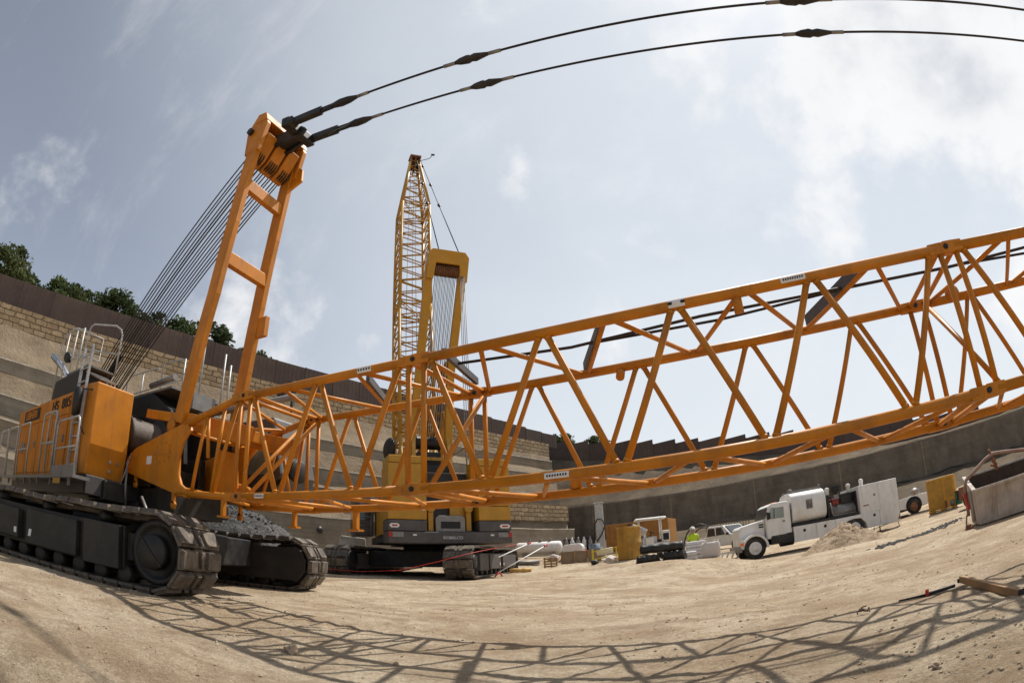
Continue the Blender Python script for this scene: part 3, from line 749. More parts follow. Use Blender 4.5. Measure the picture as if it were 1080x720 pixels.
    for k in range(nr):
        ro = MB(); ro.lathe(P(-L+.55+(L-1.2)*k/(nr-1), .14*W, .20), n, [(0, .03), (0, .12), (.02, .15), (.22*W, .15), (.22*W, .11), (.46*W, .11), (.46*W, .15), (.68*W, .15), (.70*W, .03)], 16); ro.build('track_roller', BLACK, part)
    for k in range(3):
        ro = MB(); ro.lathe(P(-L*(.22+.28*k), .2*W, Ht*.84), n, [(0, .03), (0, .09), (.6*W, .09), (.6*W, .03)], 12); ro.build('carrier_roller', BLACK, part)
    lb = MB()
    lb.prism([P(-L*.62, -.028, Ht*.36), P(-L*.605, -.028, Ht*.36), P(-L*.605, -.028, Ht*.44), P(-L*.62, -.028, Ht*.44)], n*.004)
    lb.prism([P(-L*.545, .012, Ht*.36), P(-L*.53, .012, Ht*.36), P(-L*.525, .012, Ht*.46), P(-L*.54, .012, Ht*.46)], n*.004)
    lb.build('sticker', STICK, part)
    return part

def orange_crane():
    root = thing('crawler_crane', 'big orange crawler crane with its long lattice boom lowered level across the photo', 'crawler crane', C1)
    OX, OY, OZ = C1
    S_ = Vector(C1)
    def L3(x, y, z): return Vector((x-OX, y-OY, z-OZ))
    def bld(m, name, mt, parent=root, bevel=0): return m.build(name, mt, parent, bevel)
    T = Matrix.Translation((-OX, -OY, -OZ))
    def mb(): return MB(T)
    # ---- undercarriage
    al = .409; u = (math.cos(al), math.sin(al)); n = (-math.sin(al), math.cos(al)); G = 5.125
    o = (-7.409, 4.108, 0)
    crawler(root, C1, o, u, n, 1.135, 1.247, 5.5, 44)
    crawler(root, C1, (o[0]+n[0]*G, o[1]+n[1]*G, 0), u, n, 1.135, 1.247, 5.5, 44, plain=True)
    cb = mb(); U = Vector((*u, 0)); Nn = Vector((*n, 0)); c = Vector((OX, OY, 0))
    for s in (-1.55, 1.55):
        a = c+U*s; cb.beam(a-Nn*2.0+Vector((0, 0, .78)), a+Nn*2.0+Vector((0, 0, .78)), .62, .62)
    cb.beam(c-U*1.7+Vector((0, 0, .80)), c+U*1.7+Vector((0, 0, .80)), 2.3, .62)
    bld(cb, 'carbody', BLACK, bevel=.03)
    sr = mb(); sr.lathe((OX, OY, 1.08), (0, 0, 1), [(0, 1.15), (.12, 1.15), (.12, 1.05), (.30, 1.05), (.30, 1.22), (.42, 1.22)], 40); bld(sr, 'slewing_ring', DARK)
    # ---- upper frame
    uf = mb()
    uf.box((-16.0, 4.15, 1.46), (-10.12, 7.65, 1.775)); uf.box((-10.12, 5.3, 1.30), (-8.7, 6.45, 1.75)); uf.box((-10.4, 5.35, 1.3), (-9.5, 6.4, 2.2))
    uf.box((-11.6, 5.35, 1.75), (-9.4, 5.5, 2.5)); uf.box((-11.6, 6.3, 1.75), (-9.4, 6.45, 2.5)); uf.box((-10.1, 4.4, 1.38), (-9.9, 4.95, 1.74))
    bld(uf, 'upper_frame', BLACK, bevel=.02)
    fd = mb(); fd.box((-16.25, 4.04, 1.42), (-10.05, 4.20, 1.775)); fd.box((-10.14, 4.04, 1.42), (-10.04, 4.93, 1.775)); bld(fd, 'skirt', CHARC, bevel=.015)
    bc = mb(); bc.path([(-9.5, 5.05, 1.55), (-9.1, 5.0, 1.25), (-9.2, 5.0, 1.0), (-9.7, 5.05, .95)], .03, 8); bc.path([(-9.95, 4.9, 2.2), (-9.85, 4.85, 1.7), (-9.9, 4.9, 1.35)], .025, 8)
    bc.path([(-9.95, 4.97, 2.35), (-9.86, 4.80, 1.9), (-9.95, 4.72, 1.6)], .016, 6)
    bld(bc, 'hydraulic_hose', STEELD)
    # ---- engine house on the near side
    eh = mb()
    eh.box((-16.25, 4.06, 1.775), (-11.05, 4.88, 3.52))
    house = bld(eh, 'engine_house', ORANGE_DUSTY, bevel=.03)
    dr = mb()
    for x0, x1 in ((-16.1, -15.0), (-14.95, -13.9), (-13.85, -12.7), (-12.65, -11.55)):
        dr.box((x0, 4.035, 1.84), (x1, 4.06, 3.02)); dr.box((x0, 4.04, 3.05), (x1, 4.062, 3.47))
    bld(dr, 'access_door', ORANGE_DUSTY, house, bevel=.012)
    hd = mb()
    for x in (-15.1, -14.05, -12.8, -11.7): hd.box((x-.06, 4.01, 2.45), (x+.03, 4.04, 2.6))
    hd.box((-15.5, 4.02, 2.35), (-15.2, 4.04, 2.62)); bld(hd, 'door_handle', STEELD, house)
    pl = mb(); pl.box((-15.45, 4.022, 3.14), (-13.95, 4.04, 3.42)); npl = bld(pl, 'name_plate', INK, house)
    text('lettering', 'LIEBHERR', .27, ORANGE, npl, L3(-14.7, 4.018, 3.275), (R_(90), 0, 0), sx=1.0)
    text('lettering', 'HS', .31, INK, house, L3(-12.62, 4.030, 3.29), (R_(90), 0, 0), sx=1.35); text('lettering', '885', .31, INK, house, L3(-11.82, 4.030, 3.29), (R_(90), 0, 0), sx=1.35)
    fc = mb()
    fc.prism([(-11.05, 4.02, 1.775), (-10.12, 4.02, 1.775), (-10.0, 4.02, 2.34), (-10.0, 4.02, 3.50), (-11.05, 4.02, 3.56)], (0, .88, 0))
    cab = bld(fc, 'front_cabinet', ORANGE, bevel=.025)
    gl = mb()
    for z, y in ((2.1, 4.55), (1.92, 4.55), (2.1, 4.72)): gl.lathe((-10.07+.02*(z-1.9), y, z), (1, 0, 0), [(0, .03), (.03, .03)], 10)
    bld(gl, 'cap', STEELD, cab)
    rc = mb(); rc.box((-10.95, 4.0, 1.8), (-10.68, 4.022, 3.45)); bld(rc, 'louvre_panel', ORANGE_DUSTY, cab)
    mi = mb(); mi.lathe((-10.45, 3.80, 2.83), (0, 0, 1), [(0, .02), (0, .09), (.5, .11), (.55, .05)], 14); mi.tube((-10.45, 3.8, 3.35), (-10.2, 4.02, 3.36), .014, 6); mi.tube((-10.45, 3.8, 2.85), (-10.25, 3.98, 2.5), .014, 6)
    bld(mi, 'mirror', BLACK, cab)
    # ---- black intake hood and exhaust on the roof
    hb = mb(); hb.prism([(-13.35, 4.1, 3.52), (-11.15, 4.1, 3.52), (-11.35, 4.1, 4.02), (-13.2, 4.1, 3.99)], (0, .72, 0)); bld(hb, 'intake_hood', BLACK, bevel=.05)
    ex = mb(); ex.path([(-13.1, 4.4, 3.5), (-13.1, 4.4, 4.02), (-13.15, 4.37, 4.2), (-13.4, 4.28, 4.42), (-13.95, 4.12, 4.74)], .075, 14, [.075, .075, .08, .085, .085])
    exh = bld(ex, 'exhaust_pipe', CHROME); e2 = mb(); d = (Vector((-13.95, 4.12, 4.74))-Vector((-13.4, 4.28, 4.42))).normalized(); e2.tube(Vector((-13.95, 4.12, 4.74))-d*.05, Vector((-13.95, 4.12, 4.74))+d*.012, .07, 14); bld(e2, 'exhaust_mouth', INK, exh)
    # ---- handrails: hoops by the steps, walkway, roof cage
    def rail(pts, r=.022, name='handrail', mt=STEEL):
        m = mb(); m.path(pts, r, 8); return bld(m, name, mt)
    def hoop(x0, x1, y, z0, z1, r=.022, mid=True):
        m = mb(); c = .1
        m.path([(x0, y, z0), (x0, y, z1-c), (x0+c*.3, y, z1-c*.3), (x0+c, y, z1), (x1-c, y, z1), (x1-c*.3, y, z1-c*.3), (x1, y, z1-c), (x1, y, z0)], r, 8)
        if mid: m.tube((x0, y, (z0+z1)/2), (x1, y, (z0+z1)/2), r*.85, 8)
        return bld(m, 'handrail', STEEL)
    hoop(-12.35, -11.4, 3.72, 1.72, 3.0); hoop(-11.15, -9.85, 3.70, 1.66, 2.74); hoop(-12.1, -11.5, 3.78, 1.72, 2.98)
    for x in (-17.2, -16.0, -14.7): hoop(x, x+1.05, 3.75, 1.72, 2.95)
    wk = mb(); wk.box((-17.3, 3.66, 1.63), (-9.8, 4.03, 1.69)); wk.box((-11.2, 3.665, 1.69), (-9.8, 3.69, 1.86))
    for x in (-16.5, -15.4, -14.4, -13.6, -13.0, -12.4, -11.4, -10.2): wk.box((x, 3.7, 1.50), (x+.05, 3.75, 1.64))
    walk = bld(wk, 'side_walkway', STEELD)
    ys = mb(); ys.box((-11.0, 3.655, 1.52), (-10.55, 3.668, 1.62)); bld(ys, 'warning_label', YELLOW, walk)
    ld = mb()
    for x in (-10.98, -10.52): ld.box((x, 3.93, 1.72), (x+.05, 3.985, 4.30))
    for k in range(9): ld.tube((-10.96, 3.955, 1.95+k*.27), (-10.5, 3.955, 1.95+k*.27), .016, 8)
    bld(ld, 'ladder', STEEL)
    pf = mb(); pf.box((-12.5, 4.15, 4.03), (-11.1, 4.85, 4.07))
    for k in range(7): pf.box((-11.05+.1*k, 4.1+.02*k, 3.86-.035*k), (-10.98+.1*k, 4.6, 3.89-.035*k))
    bld(pf, 'roof_platform', STEELD)
    # roof cage
    rail([(-13.6, 4.2, 3.6), (-13.6, 4.2, 4.95), (-13.45, 4.2, 5.18), (-12.75, 4.2, 5.22), (-11.9, 4.2, 5.0)])
    rail([(-13.75, 4.25, 4.5), (-12.7, 4.25, 4.5), (-11.5, 4.2, 4.32)], .018)
    rail([(-13.1, 4.2, 3.7), (-13.1, 4.2, 5.2)]); rail([(-12.5, 4.2, 3.9), (-12.5, 4.2, 5.18)]); rail([(-11.85, 4.15, 4.0), (-11.85, 4.15, 5.02)])
    rail([(-11.65, 4.2, 4.0), (-11.65, 4.2, 4.85), (-11.55, 4.2, 5.0), (-11.5, 4.25, 5.06), (-11.2, 4.7, 5.12), (-11.13, 4.8, 5.06), (-11.1, 4.85, 4.95), (-11.1, 4.85, 4.05)])
    rail([(-11.65, 4.2, 4.5), (-11.1, 4.85, 4.5)], .018)
    rail([(-12.5, 4.2, 4.62), (-12.5, 4.95, 4.62), (-12.5, 4.95, 5.18), (-12.5, 4.2, 5.18)], .018)
    lm = mb(); lm.lathe((-12.9, 4.25, 4.55), (.3, -1, -.2), [(-.06, .05), (-.03, .11), (.08, .13), (.09, .05)], 14); bld(lm, 'work_lamp', BLACK)
    # ---- winches and machinery between the two sides
    mc = mb()
    mc.box((-15.6, 4.95, 1.775), (-11.4, 5.95, 3.45)); mc.box((-11.6, 5.05, 1.78), (-10.95, 5.9, 2.4))
    mc.box((-11.4, 6.62, 1.775), (-8.9, 6.72, 3.3)); mc.box((-11.3, 5.3, 1.78), (-9.7, 6.5, 2.25))
    mc.prism([(-13.9, 5.98, 1.775), (-10.5, 5.98, 1.775), (-10.25, 5.98, 3.5), (-11.2, 5.98, 4.0), (-13.9, 5.98, 4.05)], (0, 1.7, 0))
    bld(mc, 'machinery_casing', BLACK, bevel=.03)
    wd = mb(); wd.lathe((-10.75, 5.15, 2.86), (0, 1, 0), [(0, .05), (0, .40), (.03, .40), (.03, .28), (.8, .28), (.8, .48), (.84, .48), (.84, .05)], 30); wn = bld(wd, 'winch_drum', DARK)
    wr = mb(); wr.lathe((-10.75, 5.19, 2.86), (0, 1, 0), [(k*.0265, .35+.012*(k % 2)) for k in range(29)], 30); bld(wr, 'wound_rope', ROPEB, wn)
    tp = mb(); tp.box((-12.9, 6.0, 4.02), (-10.4, 7.7, 4.07)); tp.box((-10.35, 6.3, 3.6), (-9.9, 6.9, 3.95)); tp.tube((-11.4, 6.0, 4.2), (-10.3, 6.0, 4.24), .07, 10)
    tp.tube((-9.4, 6.2, 3.35), (-6.9, 6.5, 3.5), .06, 10)
    bld(tp, 'service_deck', STEELD)
    # far rails
    yR = 6.75
    rail([(-14.4, yR, 4.1), (-14.4, yR, 4.95), (-14.2, yR, 5.1), (-13.2, yR, 5.08), (-12.5, yR, 5.05)]); rail([(-13.4, yR, 4.1), (-13.4, yR, 5.05)]); rail([(-12.3, yR, 4.1), (-12.3, yR, 5.15), (-11.2, yR, 5.05), (-11.2, yR, 4.1)])
    rail([(-10.95, yR, 3.9), (-10.95, yR, 5.2), (-10.85, yR, 5.38), (-10.5, yR, 5.36), (-10.4, yR, 5.2), (-10.4, yR, 3.9)]); rail([(-14.4, yR, 4.55), (-11.2, yR, 4.55)], .018); rail([(-12.3, yR, 4.6), (-10.95, yR, 4.7)], .018)
    rail([(-9.85, 7.0, 3.6), (-9.85, 7.0, 5.0)], .022); rail([(-9.6, 7.0, 3.6), (-9.6, 7.0, 4.7)], .022)
    # operator's cab on the far side
    cc = mb(); cc.prism([(-9.6, 7.0, 1.75), (-7.9, 7.0, 1.75), (-7.7, 7.0, 2.3), (-8.0, 7.0, 3.4), (-9.6, 7.0, 3.4)], (0, .95, 0)); oc = bld(cc, 'operator_cab', CHARC, bevel=.05)
    cg = mb(); cg.prism([(-9.3, 6.985, 2.3), (-7.9, 6.985, 2.3), (-8.15, 6.985, 3.2), (-9.3, 6.985, 3.2)], (0, .012, 0)); bld(cg, 'cab_window', PALEGLASS, oc)
    lp = mb(); lp.lathe((-7.4, 6.9, 3.85), (.6, -.8, -.1), [(-.1, .04), (-.06, .1), (.06, .13), (.07, .04)], 14); lp.tube((-7.4, 6.9, 3.75), (-7.4, 6.9, 3.35), .025, 6); lp.box((-7.75, 6.82, 3.72), (-7.55, 7.0, 3.92)); bld(lp, 'work_lamp', BLACK)
    rl = mb(); rl.lathe((-7.15, 6.9, 2.27), (1, -.12, 0), [(-.1, .05), (-.1, .15), (0, .20), (.06, .21), (.08, .18), (.09, .04)], 22); rl.tube((-7.25, 6.9, 2.25), (-7.8, 7.0, 2.1), .05, 8); bld(rl, 'round_mirror', BLACK)
    cw = mb(); cw.box((-16.7, 4.3, 1.0), (-15.3, 7.5, 1.46)); cw.box((-16.7, 5.0, 1.77), (-15.75, 7.6, 3.3)); bld(cw, 'counterweight', CHARC, bevel=.04)

    # ---- A-frame gantry
    gt = mb()
    def bent(pts, w, h):
        for a, b in zip(pts[:-1], pts[1:]):
            e = (Vector(b)-Vector(a)).normalized()*.03; gt.beam(Vector(a)-e, Vector(b)+e, w, h, up=(1, 0, 0)); w += .002; h += .002
    near = [(-8.70, 5.30, 2.95), (-8.42, 5.30, 4.1), (-8.19, 5.30, 5.3), (-8.06, 5.30, 6.8), (-7.98, 5.30, 9.35)]
    far = [(-8.60, 6.50, 2.78), (-8.40, 6.50, 4.2), (-8.26, 6.50, 5.5), (-8.15, 6.50, 7.0), (-8.05, 6.50, 9.35)]
    bent(near, .125, .30); gm = bld(gt, 'gantry_leg', ORANGE, bevel=.012)
    gt = mb(); bent(far, .125, .30); bld(gt, 'gantry_leg', ORANGE, bevel=.012)
    g2 = mb(); g2.beam((-8.08, 5.36, 6.05), (-8.15, 6.46, 6.05), .14, .27); bld(g2, 'crossbar', ORANGE, gm, bevel=.012)
    g2 = mb(); g2.beam((-8.0, 5.36, 7.75), (-8.08, 6.46, 7.75), .14, .27); bld(g2, 'crossbar', ORANGE, gm, bevel=.012)
    hd = mb()
    for y in (5.22, 6.46): hd.prism([(-8.22, y, 8.55), (-7.80, y, 8.55), (-7.72, y, 9.3), (-7.85, y, 9.66), (-8.15, y, 9.72), (-8.36, y, 9.3)], (0, .12, 0))
    hd.prism([(-8.15, 5.2, 9.45), (-7.74, 5.2, 9.40), (-7.85, 5.2, 9.66), (-8.12, 5.2, 9.72)], (0, 1.40, 0))
    hd.prism([(-8.3, 5.3, 9.0), (-8.2, 5.3, 9.0), (-8.05, 5.3, 9.5), (-8.2, 5.3, 9.5)], (0, 1.2, 0))
    hd.prism([(-7.98, 6.5, 8.3), (-7.62, 6.5, 8.42), (-7.66, 6.5, 8.75), (-7.9, 6.5, 9.0)], (0, .07, 0))
    hd2 = mb(); hd2.box((-8.16, 6.46, 4.85), (-7.92, 6.56, 5.25)); bld(hd2, 'bracket', ORANGE, gm)
    head = bld(hd, 'gantry_head', ORANGE, gm, bevel=.015)
    sb = mb()
    d = Vector((-.72, 0, -.7)).normalized()
    for y0, w in ((5.36, .30), (5.72, .30), (6.08, .30)):
        sb.prism([(-7.92, y0, 9.25), (-7.70, y0, 9.05), (-7.98, y0, 8.55), (-8.2, y0, 8.42), (-8.38, y0, 8.62), (-8.25, y0, 9.05)], (0, w, 0))
    bld(sb, 'sheave_block', ORANGE_DUSTY, gm, bevel=.02)
    sv = mb()
    for k in range(12):
        y = 5.36+(k//4)*.40+(k % 4)*.065; sv.lathe((-8.12, y, 8.66), (0, 1, 0), [(0, .03), (0, .205), (.012, .17), (.024, .205), (.024, .03)], 18)
    bld(sv, 'sheave', DARK, gm)
    pn = mb()
    for y in (5.42, 5.58, 6.2): pn.tube((-7.95, y, 9.12), (-7.95, y+.1, 9.12), .07, 12)
    pn.tube((-8.18, 5.12, 9.2), (-8.18, 5.2, 9.2), .08, 12); bld(pn, 'pin', BLACK, gm)
    # frame arms that carry the gantry
    ga = mb()
    for y in (5.38, 6.44):
        ga.beam((-10.15, y, 3.26), (-8.75, y, 3.02), .12, .17); ga.beam((-8.75, y, 3.0), (-6.7, y, 2.55), .12, .30)
    ga.beam((-7.6, 5.38, 2.78), (-7.6, 6.44, 2.78), .18, .2)
    bld(ga, 'gantry_bracket', ORANGE, gm, bevel=.012)
    gb = mb()
    for y in (5.38, 6.44): gb.prism([(-9.05, y-.04, 2.2), (-8.5, y-.04, 2.2), (-8.6, y-.04, 2.85), (-8.95, y-.04, 2.9)], (0, .08, 0))
    bld(gb, 'gantry_mount', BLACK, gm)
    lug = mb()
    for y in (5.20, 5.34): lug.lathe((-8.88, y, 2.87), (0, 1, 0), [(0, .05), (0, .13), (.045, .13), (.045, .05)], 18)
    bld(lug, 'hinge_eye', ORANGE, gm)

    # ---- hoist ropes from the sheaves down to the bridle on the roof
    for k in range(14):
        y0 = 5.36+k*.083+.012*math.sin(k*2.3); y1 = 4.92+k*.062+.012*math.cos(k*1.9)
        m = mb(); a = Vector((-8.30, y0, 8.60)); b = Vector((-12.75+.03*(k % 3), y1+.1, 4.22)); mid = (a+b)/2; mid.z -= .05
        m.path([a, (a*3+b)/4 - Vector((0, 0, .04)), mid, (a+b*3)/4 - Vector((0, 0, .04)), b], .016 if k not in (4, 5) else .02, 6); bld(m, 'hoist_rope', ROPE)
    br = mb(); br.box((-13.0, 4.98, 3.95), (-12.6, 5.8, 4.1))
    for k in range(7): br.lathe((-12.8, 5.02+k*.11, 4.18), (0, 1, 0), [(0, .03), (0, .15), (.02, .12), (.04, .15), (.04, .03)], 14)
    br.beam((-12.7, 5.3, 4.2), (-12.1, 5.35, 4.85), .10, .10); bld(br, 'bridle', BLACK)

    # ---- boom
    YN, YF, ZB, ZT = 5.127, 6.645, 1.581, 3.081; X2 = -3.463; RC = .057; RS = .036; RT = .029; PB = 1.39
    def section(x0, L, bays, name='boom_section', half=False):
        sec = bpy.data.objects.new(name, None); COL.objects.link(sec); sec.parent = root
        for y in (YN, YF):
            for z in (ZB, ZT):
                ch = mb(); ch.tube((x0+.12, y, z), (x0+L-.12, y, z), RC, 16); bld(ch, 'chord', ORANGE, sec)
        for y in (YN, YF):
            for z in (ZB, ZT):
                for xx, s in ((x0, 1), (x0+L, -1)):
                    lg = mb(); h = .066 if s > 0 else .063; wy = .052 if s > 0 else .047
                    lg.prism([(xx-.07*s, y-wy, z-.05), (xx-.02*s, y-wy, z-h), (xx+.07*s, y-wy, z-h), (xx+.22*s, y-wy, z-.059), (xx+.22*s, y-wy, z+.059), (xx+.07*s, y-wy, z+h), (xx-.02*s, y-wy, z+h), (xx-.07*s, y-wy, z+.05)], (0, 2*wy, 0))
                    bld(lg, 'connector_lug', ORANGE, sec, bevel=.01)
        la = mb(); e = .18
        def X(t): return x0 + t
        # node positions (half pitch apart)
        nodes = [e + (L-2*e)*k/(2*bays) for k in range(2*bays+1)]
        for i in range(len(nodes)-1):
            a, b = X(nodes[i]), X(nodes[i+1]); up0 = (i % 2 == 0)
            za, zb = (ZT, ZB) if up0 else (ZB, ZT)
            j = .03
            la.tube((a+j, YN, za), (b-j, YN, zb), RS, 10)                     # near face, starts on the top chord
            la.tube((a+j, YF, zb), (b-j, YF, za), RS*.92, 10)                 # far face, opposite phase
            ya, yb = (YF, YN) if up0 else (YN, YF)
            la.tube((a+j, ya, ZT), (b-j, yb, ZT), RT, 10)                     # top face
            la.tube((a+j, yb, ZB), (b-j, ya, ZB), RT, 10)                     # bottom face
            for y, z0, z1, rr in ((YN, za, zb, RS), (YF, zb, za, RS*.92)):       # weld collars where the tubes meet the chords
                A_, B_ = Vector((a+j, y, z0)), Vector((b-j, y, z1)); dd = (B_-A_).normalized(); la.tube(A_+dd*.055, A_+dd*.085, rr*1.18, 10, rr*1.03); la.tube(B_-dd*.085, B_-dd*.055, rr*1.03, 10, rr*1.18)
        bld(la, 'lattice', ORANGE, sec)
        fr = mb()
        for xx in (x0+.13, x0+L-.08):
            for y in (YN, YF): fr.tube((xx, y, ZB), (xx, y, ZT), RS*.95, 10)
            fr.tube((xx, YN, ZT), (xx, YF, ZT), RT*1.1, 10); fr.tube((xx, YN, ZB), (xx, YF, ZB), RT*1.1, 10)
        fr.tube((x0+.2, YN, ZB), (x0+.16, YF, ZT), RS*.9, 10)
        bld(fr, 'end_frame', ORANGE, sec)
        return sec
    def pins(x, parent):
        for y, s in ((YN, -1), (YF, 1)):
            for z in (ZB, ZT):
                m = mb(); m.tube((x, y-.066, z), (x, y+.066, z), .030, 16); m.tube((x, y+s*.066, z), (x, y+s*.074, z), .020, 12); bld(m, 'pin', BLACK, parent)
    s2 = section(X2-3.0825, 3.0825, 2); pins(X2-3.0825, s2); pins(X2, s2)
    s3 = section(X2, 5.994, 4); pins(X2+5.994, s3)
    x = X2+5.994
    for k in range(4):
        s = section(x, 5.994, 4); x += 5.994; pins(x, s)
    # boom head, beyond the frame
    bh = mb(); xe = x+4.6; yc = (YN+YF)/2
    for y, e in ((YN, -.28), (YF, .28)):
        bh.tube((x+.1, y, ZB), (xe, yc+e, 2.15), RC, 12); bh.tube((x+.1, y, ZT), (xe, yc+e, 2.85), RC, 12)
        for k in range(6):
            t0, t1 = (.2+4.2*k/6)/4.6, (.2+4.2*(k+1)/6)/4.6
            def Pp(t, top): return (x+4.6*t, y+(yc+e-y)*t, (ZT+(2.85-ZT)*t) if top else (ZB+(2.15-ZB)*t))
            bh.tube(Pp(t0, k % 2 == 0), Pp(t1, k % 2 == 1), RS*.8, 8)
    hh = bld(bh, 'boom_head', ORANGE)
    sh = mb()
    for y in (yc-.2, yc, yc+.2): sh.lathe((xe+.1, y-.04, 2.4), (0, 1, 0), [(0, .04), (0, .42), (.03, .36), (.05, .36), (.08, .42), (.08, .04)], 26)
    bld(sh, 'head_sheave', DARK, hh)
    pl = mb()
    for y in (yc-.34, yc+.3): pl.prism([(xe-.5, y, 2.1), (xe+.35, y, 2.2), (xe+.35, y, 2.65), (xe-.2, y, 3.45), (xe-.5, y, 2.95)], (0, .04, 0))
    bld(pl, 'head_plate', ORANGE, hh)
    # boom foot with its side plates
    J1 = X2-3.0825
    for y, s in ((YN, -1), (YF, 1)):
        ft = mb(); y0 = y-.05
        ft.prism([(-10.32, y0, 2.10), (-10.22, y0, 2.40), (-9.95, y0, 2.50), (-8.10, y0, 2.84), (-8.02, y0, 2.72), (-8.25, y0, 2.52), (-8.34, y0, 2.25), (-8.32, y0, 1.95), (-8.20, y0, 1.76), (-7.98, y0, 1.66), (-7.95, y0, 1.56), (-8.3, y0, 1.62), (-10.25, y0, 2.02)], (0, .10, 0))
        fp = bld(ft, 'boom_foot', ORANGE, bevel=.01)
        e = mb(); e.path([(-8.02, y, 2.72), (-8.25, y, 2.52), (-8.34, y, 2.25), (-8.32, y, 1.95), (-8.20, y, 1.76), (-7.98, y, 1.66)], .045, 10)
        e.tube((-10.2, y, 2.22), (-10.2, y+.06*s, 2.22), .14, 18)
        e.tube((-8.2, y, 2.80), (J1-.12, y, ZT), RC, 12); e.tube((-8.3, y, 1.64), (J1-.12, y, ZB), RC, 12)
        for (xa, za), (xb, zb) in (((-7.86, 1.62), (-7.55, 2.86)), ((-7.06, 2.93), (-7.26, 1.62)), ((-7.20, 1.62), (-6.72, 3.0)), ((-7.5, 2.86), (-7.42, 2.2))) if s < 0 else (((-7.86, 1.62), (-7.35, 2.9)), ((-7.35, 2.9), (-7.0, 1.62)), ((-7.0, 1.62), (-6.72, 3.0))):
            e.tube((xa, y, za), (xb, y, zb), .032, 10)
        e.tube((J1-.1, y, ZB), (J1-.1, y, ZT), .032, 10)
        for z in (ZB, ZT): e.prism([(J1+.07, y-.047, z-.05), (J1-.08, y-.047, z-.062), (J1-.3, y-.047, z-.06), (J1-.3, y-.047, z+.06), (J1-.08, y-.047, z+.062), (J1+.07, y-.047, z+.05)], (0, .094, 0))
        bld(e, 'foot_frame', ORANGE, fp)
        q = mb()
        for k in range(10):
            a = k/10*2*math.pi; q.tube((-8.85+.28*math.cos(a), y+s*.05, 2.36+.17*math.sin(a)), (-8.85+.28*math.cos(a), y+s*.062, 2.36+.17*math.sin(a)), .016, 8)
        q.box((-9.15, y+(s*.052 if s > 0 else -.056), 2.31), (-8.6, y+(s*.056 if s > 0 else -.052), 2.41))
        bld(q, 'bolt', ORANGE_DUSTY, fp)
        st = mb(); st.box((-9.46, y+s*.052-.002, 2.16), (-9.26, y+s*.052+.002, 2.31)); bld(st, 'sticker', STICK, fp)
        lg = mb()
        for xx, z0 in ((-8.42, 1.62), (-9.95, 1.98)): lg.box((xx-.035, y-.025, z0-.15), (xx+.035, y+.025, z0+.05)); lg.lathe((xx, y-.025, z0-.18), (0, 1, 0), [(0, .03), (0, .07), (.05, .07), (.05, .03)], 16)
        lg.box((-6.95, y-.03, 1.30), (-6.88, y+.03, 1.58)); lg.box((-7.0, y-.06, 1.27), (-6.82, y+.06, 1.30))
        bld(lg, 'support_leg', ORANGE, fp)
    cr = mb(); cr.tube((-8.3, YN, 2.72), (-8.3, YF, 2.72), .035, 10); cr.tube((-8.25, YN, 1.72), (-8.25, YF, 1.72), .045, 10); cr.tube((J1-.1, YN, ZT), (J1-.1, YF, ZT), .03, 10)
    cr.tube((J1-.1, YN, ZB), (J1-.1, YF, ZB), .03, 10); cr.tube((-7.0, YN, ZB), (-8.1, YF, 1.65), .028, 10); cr.tube((-8.1, YN, 2.8), (-7.2, YF, 2.96), .028, 10); cr.tube((-7.2, YF, 2.96), (-6.7, YN, 3.05), .028, 10)
    cr.tube((J1-.12, YN, ZB), (J1-.12, YF, ZT), .032, 10)
    cr.prism([(-8.1, 5.75, 1.7), (-7.4, 5.75, 1.75), (-7.5, 5.75, 2.4), (-8.0, 5.75, 2.5)], (0, .05, 0)); cr.path([(-8.2, 5.9, 2.2), (-7.8, 5.9, 1.95), (-7.2, 5.85, 1.8), (-6.9, 5.8, 1.62)], .05, 10)
    bld(cr, 'foot_crossbar', ORANGE)
    # feet that carry the first sections when laid down, dark guide plates, stowed pendants, stickers
    sf = mb()
    for y in (YF, ):
        sf.box((-5.60, y-.035, 1.26), (-5.52, y+.035, ZB)); sf.box((-5.66, y-.07, 1.23), (-5.46, y+.07, 1.26))
    bld(sf, 'support_leg', ORANGE)
    def guide(a, b, wdt=.10):
        m = mb(); m.beam(a, b, .05, wdt); bld(m, 'rope_guide', CHARC)
    guide((X2+.30, YN+.15, ZT+.10), (X2+.12, YF-.2, ZT+.10), .09); guide((X2+1.62, YF-.12, ZT+.06), (X2+2.12, YN+.30, ZT+.06)); guide((X2+4.48, YF-.1, ZT+.07), (X2+4.98, YN+.25, ZT+.07), .16)
    guide((X2-1.45, YF-.1, ZT+.06), (X2-.98, YN+.35, ZT+.06))
    sp = mb(); pts = [(X2+.2, 5.70, ZT+.10)] + [(X2+.2+k*1.5, 5.70+.02*math.sin(k*1.3), ZT+.05-.03*math.sin(k*2.1)) for k in range(1, 16)]
    sp.path(pts, .019, 8); bld(sp, 'stowed_pendant', ROPE)
    sp = mb(); pts = [(X2+1.9, 5.80, ZT+.06)] + [(X2+1.9+k*1.5, 5.80+.02*math.sin(k*1.7+1), ZT+.06-.03*math.sin(k*1.9)) for k in range(1, 14)]
    sp.path(pts, .017, 8); bld(sp, 'stowed_pendant', ROPE)
